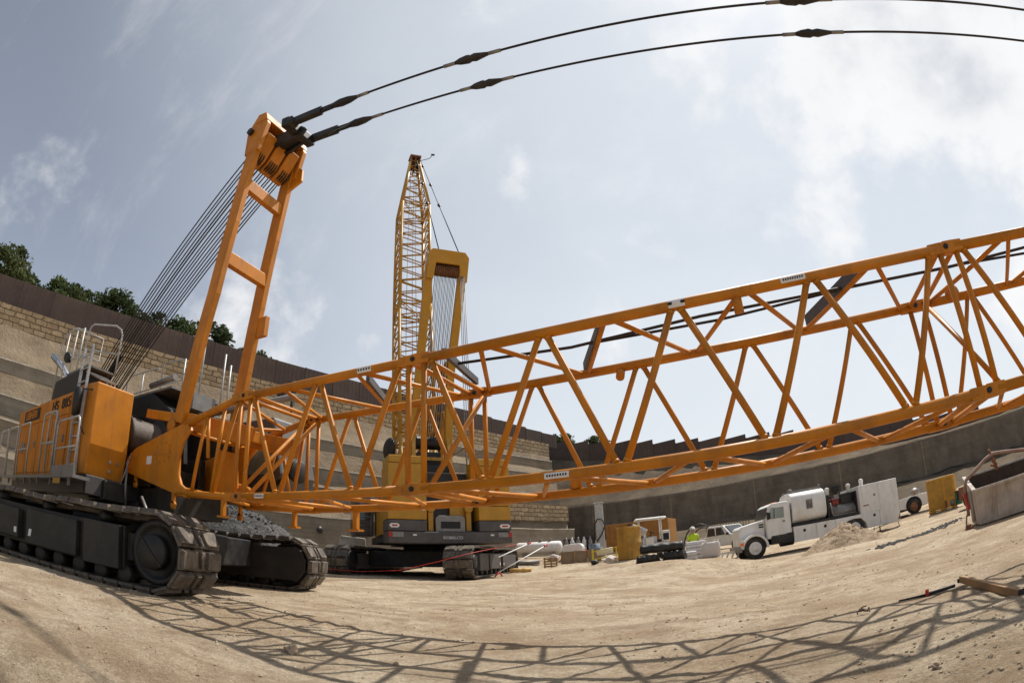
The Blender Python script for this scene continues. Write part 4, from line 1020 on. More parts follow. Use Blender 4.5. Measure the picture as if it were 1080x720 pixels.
    def sticker(x, z, w, h, bars, mt=STICK):
        m = mb(); k = 7
        vs = []
        for i in range(k):
            a = R_(-h/RC*57.3/2 + h/RC*57.3*i/(k-1)); yy, zz = YN-math.cos(a)*(RC+.003), z+math.sin(a)*(RC+.003)
            vs += [(x-w/2, yy, zz), (x+w/2, yy, zz)]
        m.add(vs, [(2*i, 2*i+1, 2*i+3, 2*i+2) for i in range(k-1)], True); o = bld(m, 'sticker', mt)
        b = mb()
        for q in range(bars):
            xx = x-w*.38+w*.76*q/max(1, bars-1); b.box((xx-w*.25/bars, YN-RC-.0062, z-h*.16), (xx+w*.25/bars, YN-RC-.0045, z+h*.2))
        bld(b, 'marking', INK, o)
    sticker(X2+3.02, ZT, .17, .085, 2); sticker(X2+4.22, ZT, .26, .06, 9); sticker(X2+1.66, ZB, .25, .06, 8); sticker(X2-.72, ZT, .22, .075, 5); sticker(X2-2.55, ZB, .2, .06, 7)
    wp = mb(); wp.tube((X2+2.05, YF-.02, ZT-.06), (X2+2.05, YF-.1, ZT-.16), .055, 12); wp.tube((X2+3.62, YN+.02, ZT-.04), (X2+3.62, YN+.04, ZT-.20), .05, 10); wp.tube((X2+1.35, YF, ZB+.05), (X2+1.35, YF, ZB+.25), .07, 12)
    wp.lathe((X2+6.5, YF-.1, ZT+.0), (1, 0, .3), [(0, .03), (0, .09), (.14, .09), (.14, .03)], 12)
    bld(wp, 'pulley_bracket', ORANGE_DUSTY)
    # ---- pendants from the gantry head to the boom tip
    tip = Vector((xe-.35, 0, 3.35))
    for name, a, yt, js in (('near', Vector((-6.92, 5.30, 8.86)), 5.42, (4.15, 9.45, 15.0, 20.6, 26.2, 31.8)), ('far', Vector((-7.20, 6.12, 9.14)), 6.28, (4.3, 10.0, 15.6, 21.2, 26.8, 32.4))):
        b = Vector((tip.x, yt, tip.z)); d = (b-a).normalized(); L = (b-a).length
        m = mb(); m.tube(a+d*1.75, b, .0215, 10); pd = bld(m, 'pendant_rope', ROPE)
        lk = mb()
        lk.beam(a, a+d*.85, .12, .15); lk.beam(a+d*.8, a+d*1.15, .06, .11); lk.path([a+d*1.1, a+d*1.35, a+d*1.55, a+d*1.78], .06, 10, [.05, .085, .075, .03])
        lk.lathe(a+Vector((0, -.1, 0)), (0, 1, 0), [(0, .03), (0, .11), (.2, .11), (.2, .03)], 14)
        bld(lk, 'link', BLACK, pd)
        fe = mb(); fe.tube(a+d*1.76, a+d*2.02, .034, 10)
        cn = mb()
        for j in js:
            if j > L-.6: continue
            c = a+d*j
            fe.tube(c-d*.52, c-d*.30, .034, 10); fe.tube(c+d*.32, c+d*.54, .034, 10)
            cn.path([c-d*.31, c-d*.2, c-d*.06, c, c+d*.08, c+d*.18, c+d*.33], .06, 10, [.03, .065, .082, .062, .078, .058, .03])
            cn.tube(c+Vector((-.05, 0, .0)), c+Vector((-.05, 0, .12)), .014, 6)
        bld(fe, 'ferrule', STEELD, pd); bld(cn, 'connector', BLACK, pd)
    lv = mb()
    lv.prism([(-8.0, 5.62, 8.95), (-7.6, 5.62, 8.86), (-6.95, 5.62, 8.80), (-6.85, 5.62, 8.95), (-7.05, 5.62, 9.12), (-7.7, 5.62, 9.22), (-8.0, 5.62, 9.2)], (0, .10, 0))
    lv.prism([(-8.0, 5.95, 8.95), (-7.6, 5.95, 8.88), (-7.15, 5.95, 8.98), (-7.1, 5.95, 9.18), (-7.3, 5.95, 9.25), (-7.8, 5.95, 9.25)], (0, .10, 0))
    lv.beam((-7.05, 5.2, 8.9), (-7.2, 6.2, 9.1), .2, .22); lv.beam((-7.8, 5.75, 9.05), (-7.3, 5.95, 9.1), .28, .2)
    bld(lv, 'lever', BLACK, gm, bevel=.03)
    wi = mb(); wi.path([(-6.55, 6.05, 8.9), (-6.3, 6.0, 8.86), (-5.9, 6.1, 8.95)], .006, 5); bld(wi, 'loose_wire', STEELD)
    return root
orange_crane()
# ------------------------------------------------------------------ the yellow crane behind
def yellow_crane():
    loc = (-13.55, 21.28, .16)
    root = thing('crawler_crane', 'yellow crawler crane seen from behind with its lattice boom raised almost upright', 'crawler crane', loc, rz=R_(45.6))
    def bld(m, name, mt, parent=root, bevel=0): return m.build(name, mt, parent, bevel)
    # undercarriage: heading turned 33 degrees from the upper works
    a = R_(90-33); u = (math.cos(a), math.sin(a)); n = (-u[1], u[0]); W, Ht, L = 1.1, 1.25, 7.2
    f = Vector((u[0], u[1], 0)); nn = Vector((n[0], n[1], 0))
    # reverse heading so that the front wheel end faces the photographer
    u2 = (-u[0], -u[1])
    for side in (1, -1):
        o = f*(-3.6) + nn*(side*3.05)
        crawler(root, (0, 0, 0), o, u2, (-n[0]*side, -n[1]*side), W, Ht, L, 52, mframe=CHARC)
    cb = MB()
    for s in (-1.6, 1.6): cb.beam(f*s-nn*2.1+Vector((0, 0, .75)), f*s+nn*2.1+Vector((0, 0, .75)), .7, .66)
    cb.beam(-f*1.9+Vector((0, 0, .78)), f*1.9+Vector((0, 0, .78)), 2.6, .7); bld(cb, 'carbody', BLACK, bevel=.03)
    sr = MB(); sr.lathe((0, 0, 1.05), (0, 0, 1), [(0, 1.2), (.35, 1.2)], 36); bld(sr, 'slewing_ring', DARK)
    uf = MB(); uf.box((-1.3, -3.3, 1.36), (1.3, 2.9, 1.86)); uf.box((-2.4, -2.8, 1.4), (2.4, 1.6, 1.7)); bld(uf, 'upper_frame', BLACK, bevel=.02)
    ww = MB(); ww.box((-2.45, -3.62, 1.34), (2.45, -2.4, 1.80)); wt = bld(ww, 'counterweight', CHARC, bevel=.04)
    text('lettering', 'KOBELCO', .155, WHITEINK, wt, (0.05, -3.628, 1.57), (R_(90), 0, 0), sx=1.1)
    for x0, x1 in ((-2.44, -.95), (1.12, 2.44)):
        m = MB(); m.box((x0, -3.58, 1.82), (x1, -2.3, 2.24)); bld(m, 'counterweight_slab', CHARC, wt, bevel=.03)
        m = MB(); m.box((x0, -3.56, 2.26), (x1, -1.9, 2.82)); m.box((x0, -3.56, 2.84), (x1, -1.9, 4.42)); m.box((x0+.03, -3.5, 4.44), (x1-.03, -1.9, 4.74)); bld(m, 'counterweight_block', YELLOW, wt, bevel=.03)
        m = MB(); m.prism([(x0+.05 if x0 < 0 else x1-.5, -3.585, 2.02), (x0+.12 if x0 < 0 else x1-.43, -3.585, 2.10), (x0+.38 if x0 < 0 else x1-.12, -3.585, 2.10), (x0+.45 if x0 < 0 else x1-.05, -3.585, 2.02), (x0+.38 if x0 < 0 else x1-.12, -3.585, 1.94), (x0+.12 if x0 < 0 else x1-.43, -3.585, 1.94)], (0, .01, 0)); s = bld(m, 'sticker', STICK, wt)
        m = MB(); m.box((x0+.15 if x0 < 0 else x1-.4, -3.592, 1.99), (x0+.36 if x0 < 0 else x1-.14, -3.586, 2.05)); bld(m, 'marking', REDTOOL, s)
        m = MB(); xa = x0+.02 if x0 < 0 else x1-.14; m.box((xa, -3.65, 1.58), (xa+.12, -3.62, 1.78)); bld(m, 'tail_lamp', REDTOOL, wt)
        m = MB(); xa = x0+.16 if x0 < 0 else x1-.58; m.box((xa, -3.64, 1.58), (xa+.42, -3.62, 1.77)); bld(m, 'lamp_bracket', STEELD, wt)
        m = MB(); xa = -1.5 if x0 < 0 else 1.55; m.box((xa, -3.635, 1.64), (xa+.14, -3.62, 1.70)); bld(m, 'sticker', STICK, wt)
    m = MB(); m.box((-1.13, -3.572, 2.62), (-1.02, -3.555, 2.73)); bld(m, 'sticker', STICK, wt)
    # open machinery bay between the blocks
    mc = MB(); mc.box((-.9, -2.9, 1.8), (1.08, -1.0, 3.0)); mc.box((-.85, -2.4, 3.0), (1.0, -.6, 4.3)); bld(mc, 'machinery_casing', BLACK, bevel=.03)
    mk = MB()
    for x in (-.72, .80): mk.box((x-.10, -3.25, 1.8), (x+.10, -3.0, 2.9)); mk.lathe((x, -3.3, 2.75), (0, 1, 0), [(0, .03), (0, .17), (.2, .17), (.2, .03)], 16)
    mk.box((.1, -3.05, 2.3), (.7, -2.92, 2.9)); bld(mk, 'winch_bracket', YELLOW, bevel=.015)
    mh = MB(); mh.prism([(-.55, -3.35, 1.82), (.62, -3.35, 1.82), (.62, -3.35, 2.34), (.5, -3.35, 2.46), (-.43, -3.35, 2.46), (-.55, -3.35, 2.34)], (0, .1, 0)); hs = bld(mh, 'hitch_frame', STEELD, bevel=.02)
    mi = MB(); mi.box((-.35, -3.362, 1.95), (.42, -3.352, 2.22)); bld(mi, 'slot', INK, hs)
    # engine houses left and right, upper yellow machinery
    hs = MB(); hs.box((-2.35, -1.85, 1.75), (-1.0, 1.0, 3.4)); hs.box((1.15, -1.85, 1.75), (2.35, 2.0, 3.5)); bld(hs, 'engine_house', YELLOW, bevel=.04)
    cc = MB(); cc.prism([(-3.3, .3, 1.75), (-3.3, 2.3, 1.75), (-3.3, 2.6, 2.4), (-3.3, 2.25, 3.5), (-3.3, .3, 3.5)], (.85, 0, 0)); oc = bld(cc, 'operator_cab', CHARC, bevel=.05)
    cg = MB(); cg.box((-3.1, .285, 2.45), (-2.6, .299, 3.3)); cg.prism([(-3.312, .5, 2.4), (-3.312, 2.2, 2.4), (-3.312, 2.0, 3.3), (-3.312, .5, 3.3)], (.01, 0, 0)); bld(cg, 'cab_window', GLASS, oc)
    cr = MB(); cr.path([(-3.35, .2, 1.7), (-3.35, .2, 2.6), (-2.6, .2, 2.6), (-2.6, .2, 1.7)], .025, 8)
    for z in (1.95, 2.2): cr.tube((-3.3, .2, z), (-2.65, .2, z), .02, 6)
    bld(cr, 'handrail', STEELD)
    # gantry: head and two legs leaning back over the counterweight
    A0, A1 = Vector((0, .5, 4.3)), Vector((0, -3.0, 13.45)); dirg = (A1-A0).normalized()
    for sx in (-1, 1):
        g = MB(); g.beam((sx*.98, .7, 3.4), (sx*.72, -1.1, 9.0), .30, .34, up=(1, 0, 0)); g.beam((sx*.72, -1.1, 9.0), (sx*.78, -3.0, 13.5), .30, .36, up=(1, 0, 0))
        lg_ = bld(g, 'gantry_leg', YELLOW, bevel=.02); legs = lg_ if sx < 0 else legs
    h = MB(); T = Matrix.Translation(A1+dirg*.1) @ Matrix.Rotation(-math.atan2(3.5, 10.3)*-1, 4, 'X')
    hb = MB(T); hb.prism([(-.92, -.3, -.75), (-.60, -.3, -.75), (-.55, -.3, .0), (.55, -.3, .0), (.60, -.3, -.75), (.96, -.3, -.75), (.96, -.3, .38), (.76, -.3, .62), (-.76, -.3, .62), (-.92, -.3, .42)], (0, .6, 0)); bld(hb, 'gantry_head', YELLOW, legs, bevel=.03)
    xb = MB(); xb.beam((-.75, -1.1, 9.15), (.75, -1.1, 9.15), .26, .5); xb.prism([(.3, -1.24, 9.3), (.72, -1.24, 9.3), (.74, -1.24, 10.3), (.62, -1.24, 9.8)], (0, .26, 0)); xb.prism([(-.3, -1.24, 9.3), (-.72, -1.24, 9.3), (-.74, -1.24, 10.3), (-.62, -1.24, 9.8)], (0, .26, 0)); bld(xb, 'crossbar', YELLOW, legs, bevel=.02)
    sv = MB()
    for k in range(12): sv.lathe((-.52+k*.09, -2.9, 13.3), (1, 0, 0), [(0, .03), (0, .30), (.02, .25), (.05, .30), (.05, .03)], 16)
    bld(sv, 'sheave', RUST, legs)
    for k in range(16):
        x = -.48+k*.064; m = MB(); m.tube((x, -2.85, 13.15), (x*.85+.02*math.sin(k*2.1), -.3+.03*math.cos(k*3), 6.2), .017, 5); bld(m, 'hoist_rope', ROPEL if k % 2 else ROPE)
    for k in range(4):
        x = .62+k*.06; m = MB(); m.tube((x, -3.15, 13.3), (.72+k*.10, -3.35, 4.7), .016, 5); bld(m, 'stay_rope', STEELD)
    # boom
    P0 = Vector((0, 2.5, 1.9)); Dv = Vector((0, .164, .986)).normalized(); Fx = Vector((1, 0, 0)); Fy = Dv.cross(Fx)*-1
    if Fy.y < 0: Fy = -Fy
    H = .90
    def B(t, sx, sy, hx=H, hy=H): return P0+Dv*t+Fx*(sx*hx)+Fy*(sy*hy)
    stations = [(0, .55, .10), (5.0, H, H), (21.0, H, H), (26.2, .28, .22)]
    def half(t):
        for (ta, xa, ya), (tb, xb, yb) in zip(stations[:-1], stations[1:]):
            if t <= tb: k = (t-ta)/(tb-ta); return xa+(xb-xa)*k, ya+(yb-ya)*k
        return stations[-1][1:]
    prev = None
    for (ta, tb, nm) in ((0, 5, 'boom_foot'), (5, 13, 'boom_section'), (13, 21, 'boom_section'), (21, 26.2, 'boom_tip')):
        sec = bpy.data.objects.new(nm, None); COL.objects.link(sec); sec.parent = root
        for sx in (-1, 1):
            for sy in (-1, 1): c = MB(); c.tube(B(ta, sx, sy, *half(ta)), B(tb, sx, sy, *half(tb)), .10, 10); bld(c, 'chord', YELLOW, sec)
        la = MB(); nb = int((tb-ta)/.46); 
        for k in range(nb):
            t0, t1 = ta+(tb-ta)*k/nb, ta+(tb-ta)*(k+1)/nb; h0, h1 = half(t0), half(t1); e = 1 if k % 2 else -1
            for sy in (-1, 1): la.tube(B(t0, e*sy, sy, *h0), B(t1, -e*sy, sy, *h1), .038, 6)
            for sx in (-1, 1): la.tube(B(t0, sx, e*sx, *h0), B(t1, sx, -e*sx, *h1), .038, 6)
        for t in (ta+.1, tb-.1):
            h0 = half(t)
            for s in (-1, 1): la.tube(B(t, -1, s, *h0), B(t, 1, s, *h0), .04, 6); la.tube(B(t, s, -1, *h0), B(t, s, 1, *h0), .04, 6)
            la.tube(B(t, -1, -1, *h0), B(t, 1, 1, *h0), .03, 6)
        bld(la, 'lattice', YELLOW, sec)
    tp = P0+Dv*26.2
    hd = MB()
    for x in (-.34, -.02, .30): hd.prism([tp+Vector((x, -.5, -.9)), tp+Vector((x, .5, -.9)), tp+Vector((x, .45, .25)), tp+Vector((x, -.45, .25))], (.05, 0, 0))
    hd.beam(tp+Vector((-.4, -.4, .3)), tp+Vector((.4, -.4, .3)), .12, .12)
    for x in (-.3, -.02, .1, .28): hd.box(tp+Vector((x-.03, -.1, .2)), tp+Vector((x+.03, 0, .55)))
    hd.box(tp+Vector((-.42, -.3, .25)), tp+Vector((.42, .3, .32)))
    head = bld(hd, 'boom_head', RUST)
    sv = MB()
    for x in (-.2, .16): sv.lathe(tp+Vector((x, .1, -.25)), (1, 0, 0), [(0, .03), (0, .42), (.05, .36), (.1, .42), (.1, .03)], 20)
    bld(sv, 'head_sheave', DARK, head)
    an = MB(); an.path([tp+Vector((.4, 0, .25)), tp+Vector((.75, .1, .5)), tp+Vector((1.15, .1, .75)), tp+Vector((1.35, .1, 1.15))], .025, 6); an.box(tp+Vector((1.25, .05, 1.1)), tp+Vector((1.5, .15, 1.2))); bld(an, 'wind_sensor', BLACK, head)
    for x in (-.13, .13):
        m = MB(); a, b = tp+Vector((x+.2, -.4, .0)), Vector((x*4+.35, -2.7, 14.0)); m.tube(a, b, .028, 6); pd = bld(m, 'pendant_rope', ROPE)
        c = MB(); d = (b-a).normalized()
        for t in (1.6, 5.6, 9.2): c.path([a+d*(t-.3), a+d*t, a+d*(t+.3)], .05, 8, [.03, .10, .03])
        bld(c, 'connector', BLACK, pd)
    for x, dd in ((-.15, .35), (.25, .4), (.05, .1)):
        m = MB(); m.tube(tp+Vector((x, dd, -.2)), P0+Vector((x*2, dd+.6, 1.2)), .016, 5); bld(m, 'hoist_rope', ROPE)
    mb_ = MB(); mb_.box((-.8, .8, 1.9), (.8, 2.2, 4.2)); mb_.lathe((-.7, 1.6, 4.8), (1, 0, 0), [(0, .05), (0, .55), (.05, .4), (1.3, .4), (1.35, .55), (1.4, .05)], 20); bld(mb_, 'winch', YELLOW_OLD, bevel=.03)
    fm = MB()
    for x in (-.85, .85):
        fm.beam((x, 1.9, 3.9), (x*.9, .2, 7.6), .16, .2, up=(1, 0, 0)); fm.beam((x, -.9, 4.2), (x*.9, .1, 7.6), .14, .16, up=(1, 0, 0))
    for z, y in ((5.0, 1.35), (6.2, .85), (7.5, .25)): fm.beam((-.85, y, z), (.85, y, z), .16, .18)
    fm.beam((-.8, -.6, 5.2), (.8, -.6, 5.2), .12, .14); fm.beam((-.8, 1.2, 5.1), (.8, .3, 7.3), .08, .08); fm.build1('mast_frame', YELLOW_OLD, root)
    dk = MB(); dk.box((-.7, -.7, 4.3), (.75, 1.2, 4.9)); dk.box((-.55, -.2, 4.9), (.5, .8, 5.6)); dk.lathe((-.6, .3, 6.1), (1, 0, 0), [(0, .05), (0, .42), (.05, .3), (1.1, .3), (1.15, .42), (1.2, .05)], 18); dk.build1('machinery_casing', BLACK, root, bevel=.03)
    wk = MB(); wk.path([(1.25, -1.7, 4.75), (1.25, -1.7, 5.6), (1.25, .9, 5.6), (1.25, .9, 4.75)], .03, 6); wk.path([(2.2, -1.7, 4.75), (2.2, -1.7, 5.6), (2.2, .9, 5.6), (2.2, .9, 4.75)], .03, 6); bld(wk, 'handrail', STEELD)
    ml = MB(); ml.lathe((-1.45, 3.2, 6.3), (1, .3, 0), [(0, .05), (.0, .45), (.1, .6), (.2, .6), (.3, .4), (.3, .05)], 18); bld(ml, 'cable_reel', BLACK)
yellow_crane()
# ------------------------------------------------------------------ white service truck
def wheel(parent, c, axis, r, w, name='wheel', hubmat=None):
    m = MB(); m.lathe(Vector(c)-Vector(axis)*w/2, axis, [(0, r*.55), (.02, r*.93), (.05, r), (w-.05, r), (w-.02, r*.93), (w, r*.55)], 30)
    t = m.build(name, TYRE, parent)
    h = MB(); s = 1
    h.lathe(Vector(c)+Vector(axis)*(w/2+.004), axis, [(-.03, r*.58), (.012, r*.58), (.02, r*.54), (.006, r*.48), (.004, r*.30), (.03, r*.25), (.07, r*.18), (.07, .02)], 26)
    a0 = Vector(axis).orthogonal().normalized(); b0 = Vector(axis).cross(a0)
    for k in range(8):
        q = Vector(c)+Vector(axis)*(w/2+.006)+(a0*math.cos(k*.785)+b0*math.sin(k*.785))*r*.39; h.tube(q, q+Vector(axis)*.02, r*.05, 8)
    h.build('rim', hubmat or WHITE2, t); return t
def service_truck():
    K = 1.18
    A = Vector((-.06, 26.5)); d = Vector((.9703, .2419)); n = Vector((.2419, -.9703))
    off = A - n*1.15
    z0 = ground(off.x, off.y)
    root = thing('service_truck', 'white bonneted service truck with a white tank and tall rear box on the dirt', 'truck', (off.x, off.y, z0), rz=math.atan2(d.y, d.x))
    # local x = towards the rear, local -y = side that faces the photographer
    Y0, Y1 = -1.22, 1.22; GZ = .09*K
    def zz(z): return (z+.09)*K
    def xx(s): return (s+.67)*1.04
    def bld(m, name, mt, parent=root, bevel=0): return m.build(name, mt, parent, bevel)
    ch = MB(); ch.box((xx(-1.2), -.45, .55), (xx(6.8), .45, .85)); ch.box((xx(.1), Y0+.1, .55), (xx(1.3), -.4, .98)); ch.tube((xx(.55), Y0+.32, .62), (xx(1.2), Y0+.32, .62), .24, 16); bld(ch, 'chassis', BLACK, bevel=.02)
    # cab: bonnet, cab body, fender
    bn = MB(); bn.prism([(xx(-1.33), -.78, zz(.45)), (xx(-.1), -.82, zz(.55)), (xx(-.05), -.82, zz(1.42)), (xx(-.3), -.8, zz(1.40)), (xx(-1.15), -.72, zz(1.28)), (xx(-1.30), -.7, zz(1.18))], (0, 1.56, 0)); bo = bld(bn, 'bonnet', WHITE, bevel=.06)
    for k in range(2):
        m = MB(); m.box((xx(-.36), -.835, zz(1.13+.09*k)), (xx(-.14), -.815, zz(1.18+.09*k))); bld(m, 'vent', INK, bo)
    cb = MB(); cb.prism([(xx(-.06), Y0+.12, zz(.62)), (xx(1.12), Y0+.12, zz(.57)), (xx(1.14), Y0+.12, zz(1.93)), (xx(1.0), Y0+.12, zz(2.01)), (xx(.28), Y0+.12, zz(2.01)), (xx(.10), Y0+.12, zz(1.92)), (xx(-.06), Y0+.12, zz(1.42))], (0, 2.2, 0)); cab = bld(cb, 'cab', WHITE, bevel=.05)
    dr = MB(); dr.prism([(xx(.0), Y0+.10, zz(.66)), (xx(.86), Y0+.10, zz(.62)), (xx(.88), Y0+.10, zz(1.88)), (xx(.18), Y0+.10, zz(1.90)), (xx(.0), Y0+.10, zz(1.42))], (0, .03, 0)); door = bld(dr, 'door', WHITE, cab, bevel=.012)
    wn = MB(); wn.prism([(xx(.05), Y0+.085, zz(1.40)), (xx(.80), Y0+.085, zz(1.38)), (xx(.82), Y0+.085, zz(1.80)), (xx(.20), Y0+.085, zz(1.83))], (0, .02, 0)); wd = bld(wn, 'side_window', PALEGLASS, door)
    fr = MB(); fr.beam((xx(.32), Y0+.08, zz(1.40)), (xx(.36), Y0+.08, zz(1.81)), .03, .03); fr.box((xx(.07), Y0+.07, zz(1.41)), (xx(.15), Y0+.085, zz(1.66))); bld(fr, 'window_frame', INK, wd)
    hl = MB(); hl.box((xx(.72), Y0+.08, zz(1.22)), (xx(.82), Y0+.10, zz(1.26))); bld(hl, 'door_handle', INK, door)
    ws = MB(); ws.prism([(xx(-.09), -.98, zz(1.46)), (xx(-.09), .98, zz(1.46)), (xx(.075), .95, zz(1.88)), (xx(.075), -.95, zz(1.88))], (-.012, 0, .006)); bld(ws, 'windscreen', GLASS, cab)
    mr = MB(); mr.box((xx(-.06), Y0-.18, zz(1.38)), (xx(-.0), Y0-.02, zz(1.68))); mr.tube((xx(.0), Y0+.12, zz(1.6)), (xx(-.03), Y0-.05, zz(1.6)), .02, 6); bld(mr, 'mirror', BLACK, cab)
    lt = MB()
    for q in (-.6, 0, .6): lt.box((xx(.45), q-.08, zz(2.0)), (xx(.62), q+.08, zz(2.06)))
    bld(lt, 'roof_lamp', AMBER, cab)
    fd = MB(); N_ = 16; cx = xx(-.67); R1, R2 = .66, .56
    for k in range(N_):
        a0, a1 = math.pi*(-.02+k*1.0/N_), math.pi*(-.02+(k+1)*1.0/N_); zc = .52
        fd.prism([(cx+R1*math.cos(a0), Y0+.02, zc+R1*math.sin(a0)), (cx+R1*math.cos(a1), Y0+.02, zc+R1*math.sin(a1)), (cx+R2*math.cos(a1), Y0+.02, zc+R2*math.sin(a1)), (cx+R2*math.cos(a0), Y0+.02, zc+R2*math.sin(a0))], (0, .5, 0))
    fd.box((xx(-1.34), Y0+.02, .62), (cx-R2+.02, Y0+.5, 1.02)); bld(fd, 'fender', WHITE)
    hlm = MB(); hlm.box((xx(-1.36), Y0+.01, .72), (xx(-1.22), Y0+.12, .86)); bld(hlm, 'indicator', AMBER)
    bp = MB(); bp.box((xx(-1.42), Y0+.06, .42), (xx(-1.28), Y1-.06, .70)); bld(bp, 'bumper', STEELD, bevel=.03)
    for c in ((xx(-.67), -.98), (xx(-.67), .98)): wheel(root, (c[0], c[1], .52), (0, -1 if c[1] < 0 else 1, 0), .53, .28)
    for c in ((xx(4.3), -.95), (xx(4.3), .95)): wheel(root, (c[0], c[1], .52), (0, -1 if c[1] < 0 else 1, 0), .53, .5)
    # tank and body
    tk = MB(); prof = []
    zc, hh, hw = zz(1.66), .68*K/1.18*1.13, 1.08
    for k in range(28):
        a = 2*math.pi*k/28; c, s = math.cos(a), math.sin(a); e = .55
        prof.append((math.copysign(abs(c)**e, c)*hw, zc+math.copysign(abs(s)**e, s)*hh))
    tk.prism([(xx(1.24), y, z) for y, z in prof], (xx(2.98)-xx(1.24), 0, 0)); tank = bld(tk, 'tank', WHITE, bevel=.03)
    for p in tank.data.polygons: p.use_smooth = len(p.vertices) == 4
    rl = MB()
    for y in (-.55, .55): rl.box((xx(1.3), y-.03, zc+hh), (xx(2.85), y+.03, zc+hh+.10))
    rl.lathe((xx(1.45), -.3, zc+hh), (0, 0, 1), [(0, .12), (.18, .12), (.2, .05)], 12); rl.lathe((xx(2.9), -.5, zc+hh-.05), (0, 0, 1), [(0, .05), (.25, .05)], 8); bld(rl, 'tank_rail', STEELD, tank)
    lg = MB(); lg.box((xx(1.95), -1.088, zc-.14), (xx(2.28), -1.080, zc+.3)); lgo = bld(lg, 'faded_emblem', STEELD, tank)
    l2 = MB()
    for q in range(4): l2.box((xx(1.99+.07*q), -1.093, zc-.1+.02*(q % 2)), (xx(2.03+.07*q), -1.0885, zc+.22-.05*(q % 3)))
    bld(l2, 'marking', CHARC, lgo)
    bl = MB(); bl.box((xx(1.22), -1.12, zz(.92)), (xx(4.62), 1.12, zz(1.02))); bld(bl, 'deck', BLACK)
    sk = MB(); sk.prism([(xx(1.18), Y0, zz(.31)), (xx(3.5), Y0, zz(.30)), (xx(3.62), Y0, zz(.55)), (xx(3.95), Y0, zz(.72)), (xx(4.3), Y0, zz(.76)), (xx(4.65), Y0, zz(.72)), (xx(4.9), Y0, zz(.5)), (xx(4.96), Y0, zz(.25)), (xx(6.85), Y0, zz(.20)), (xx(6.85), Y0, zz(.84)), (xx(1.2), Y0, zz(.93))], (0, .4, 0)); side = bld(sk, 'side_body', WHITE, bevel=.012)
    for s in (1.7, 2.75, 5.4):
        m = MB(); m.lathe((xx(s), Y0-.01, zz(.72)), (0, -1, 0), [(0, .07), (.015, .07), (.015, .02)], 12); bld(m, 'latch', INK, side)
    sm = MB()
    for s in (2.3, 3.3, 5.7): sm.box((xx(s)-.008, Y0-.003, zz(.34)), (xx(s)+.008, Y0+.01, zz(.88)))
    bld(sm, 'panel_joint', STEELD, side)
    bx = MB(); bx.box((xx(4.68), Y0+.01, zz(.86)), (xx(6.88), Y1, zz(2.04))); box = bld(bx, 'rear_box', WHITE, bevel=.02)
    dd = MB(); dd.box((xx(4.72), Y0-.005, zz(.90)), (xx(5.74), Y0+.02, zz(1.99))); bld(dd, 'locker_door', WHITE, box, bevel=.01)
    d2 = MB(); d2.box((xx(5.78), Y0-.012, zz(.24)), (xx(6.86), Y0+.015, zz(2.03))); bld(d2, 'locker_door', WHITE, box, bevel=.01)
    lt = MB(); lt.lathe((xx(5.52), Y0-.01, zz(1.55)), (0, -1, 0), [(0, .06), (.02, .06), (.02, .02)], 10); bld(lt, 'latch', STEELD, box)
    rs = MB(); rs.box((xx(4.85), Y0-.009, zz(1.16)), (xx(5.15), Y0-.004, zz(1.21))); rs.prism([(xx(6.86), Y0-.016, zz(.3)), (xx(6.70), Y0-.016, zz(.3)), (xx(6.78), Y0-.016, zz(.42)), (xx(6.86), Y0-.016, zz(.55))], (0, .006, 0)); bld(rs, 'rust_patch', RUST, box)
    # generator set on the deck
    ge = MB(); ge.tube((xx(3.3), -.62, zz(1.18)), (xx(4.55), -.62, zz(1.18)), .34, 20); bld(ge, 'air_receiver', STEELD, bevel=0)
    g2 = MB(); g2.box((xx(3.4), -.8, zz(1.5)), (xx(3.75), .6, zz(1.76))); bld(g2, 'engine', mat('dull_red_paint', (.22, .03, .025), .6, .3, 6), bevel=.03)
    g3 = MB(); g3.box((xx(3.9), -.7, zz(1.48)), (xx(4.5), .6, zz(1.9))); g3.box((xx(3.05), -1.0, zz(.95)), (xx(3.15), 1.0, zz(1.95))); g3.box((xx(4.6), -.95, zz(.98)), (xx(4.66), .95, zz(1.9))); bld(g3, 'engine_casing', BLACK, bevel=.02)
    g4 = MB(); g4.box((xx(3.5), -.86, zz(1.72)), (xx(3.75), -.8, zz(1.90))); g4.path([(xx(3.2), -1.0, zz(1.6)), (xx(3.25), -1.05, zz(1.2)), (xx(3.3), -1.05, zz(1.05)), (xx(4.5), -1.05, zz(1.02))], .04, 8); bld(g4, 'pipework', STEELD)
    for s, z in ((3.22, 1.93), (4.36, 1.93), (5.1, 2.02)):
        m = MB(); m.lathe((xx(s), -.7, zz(z)), (0, 0, 1), [(0, .03), (.04, .10), (.22, .10), (.24, .13), (.34, .11), (.38, .04)], 14); bld(m, 'breather_cap', WHITE2)
    lg = MB(); lg.tube((xx(5.68), Y0+.1, zz(.22)), (xx(5.68), Y0+.1, -.05), .035, 8); lg.tube((xx(6.75), Y0+.1, zz(.22)), (xx(6.85), Y0+.1, -.05), .02, 8); lg.tube((xx(5.35), Y0+.1, zz(.22)), (xx(5.33), Y0+.1, 0), .02, 8); bld(lg, 'support_leg', BLACK)
service_truck()

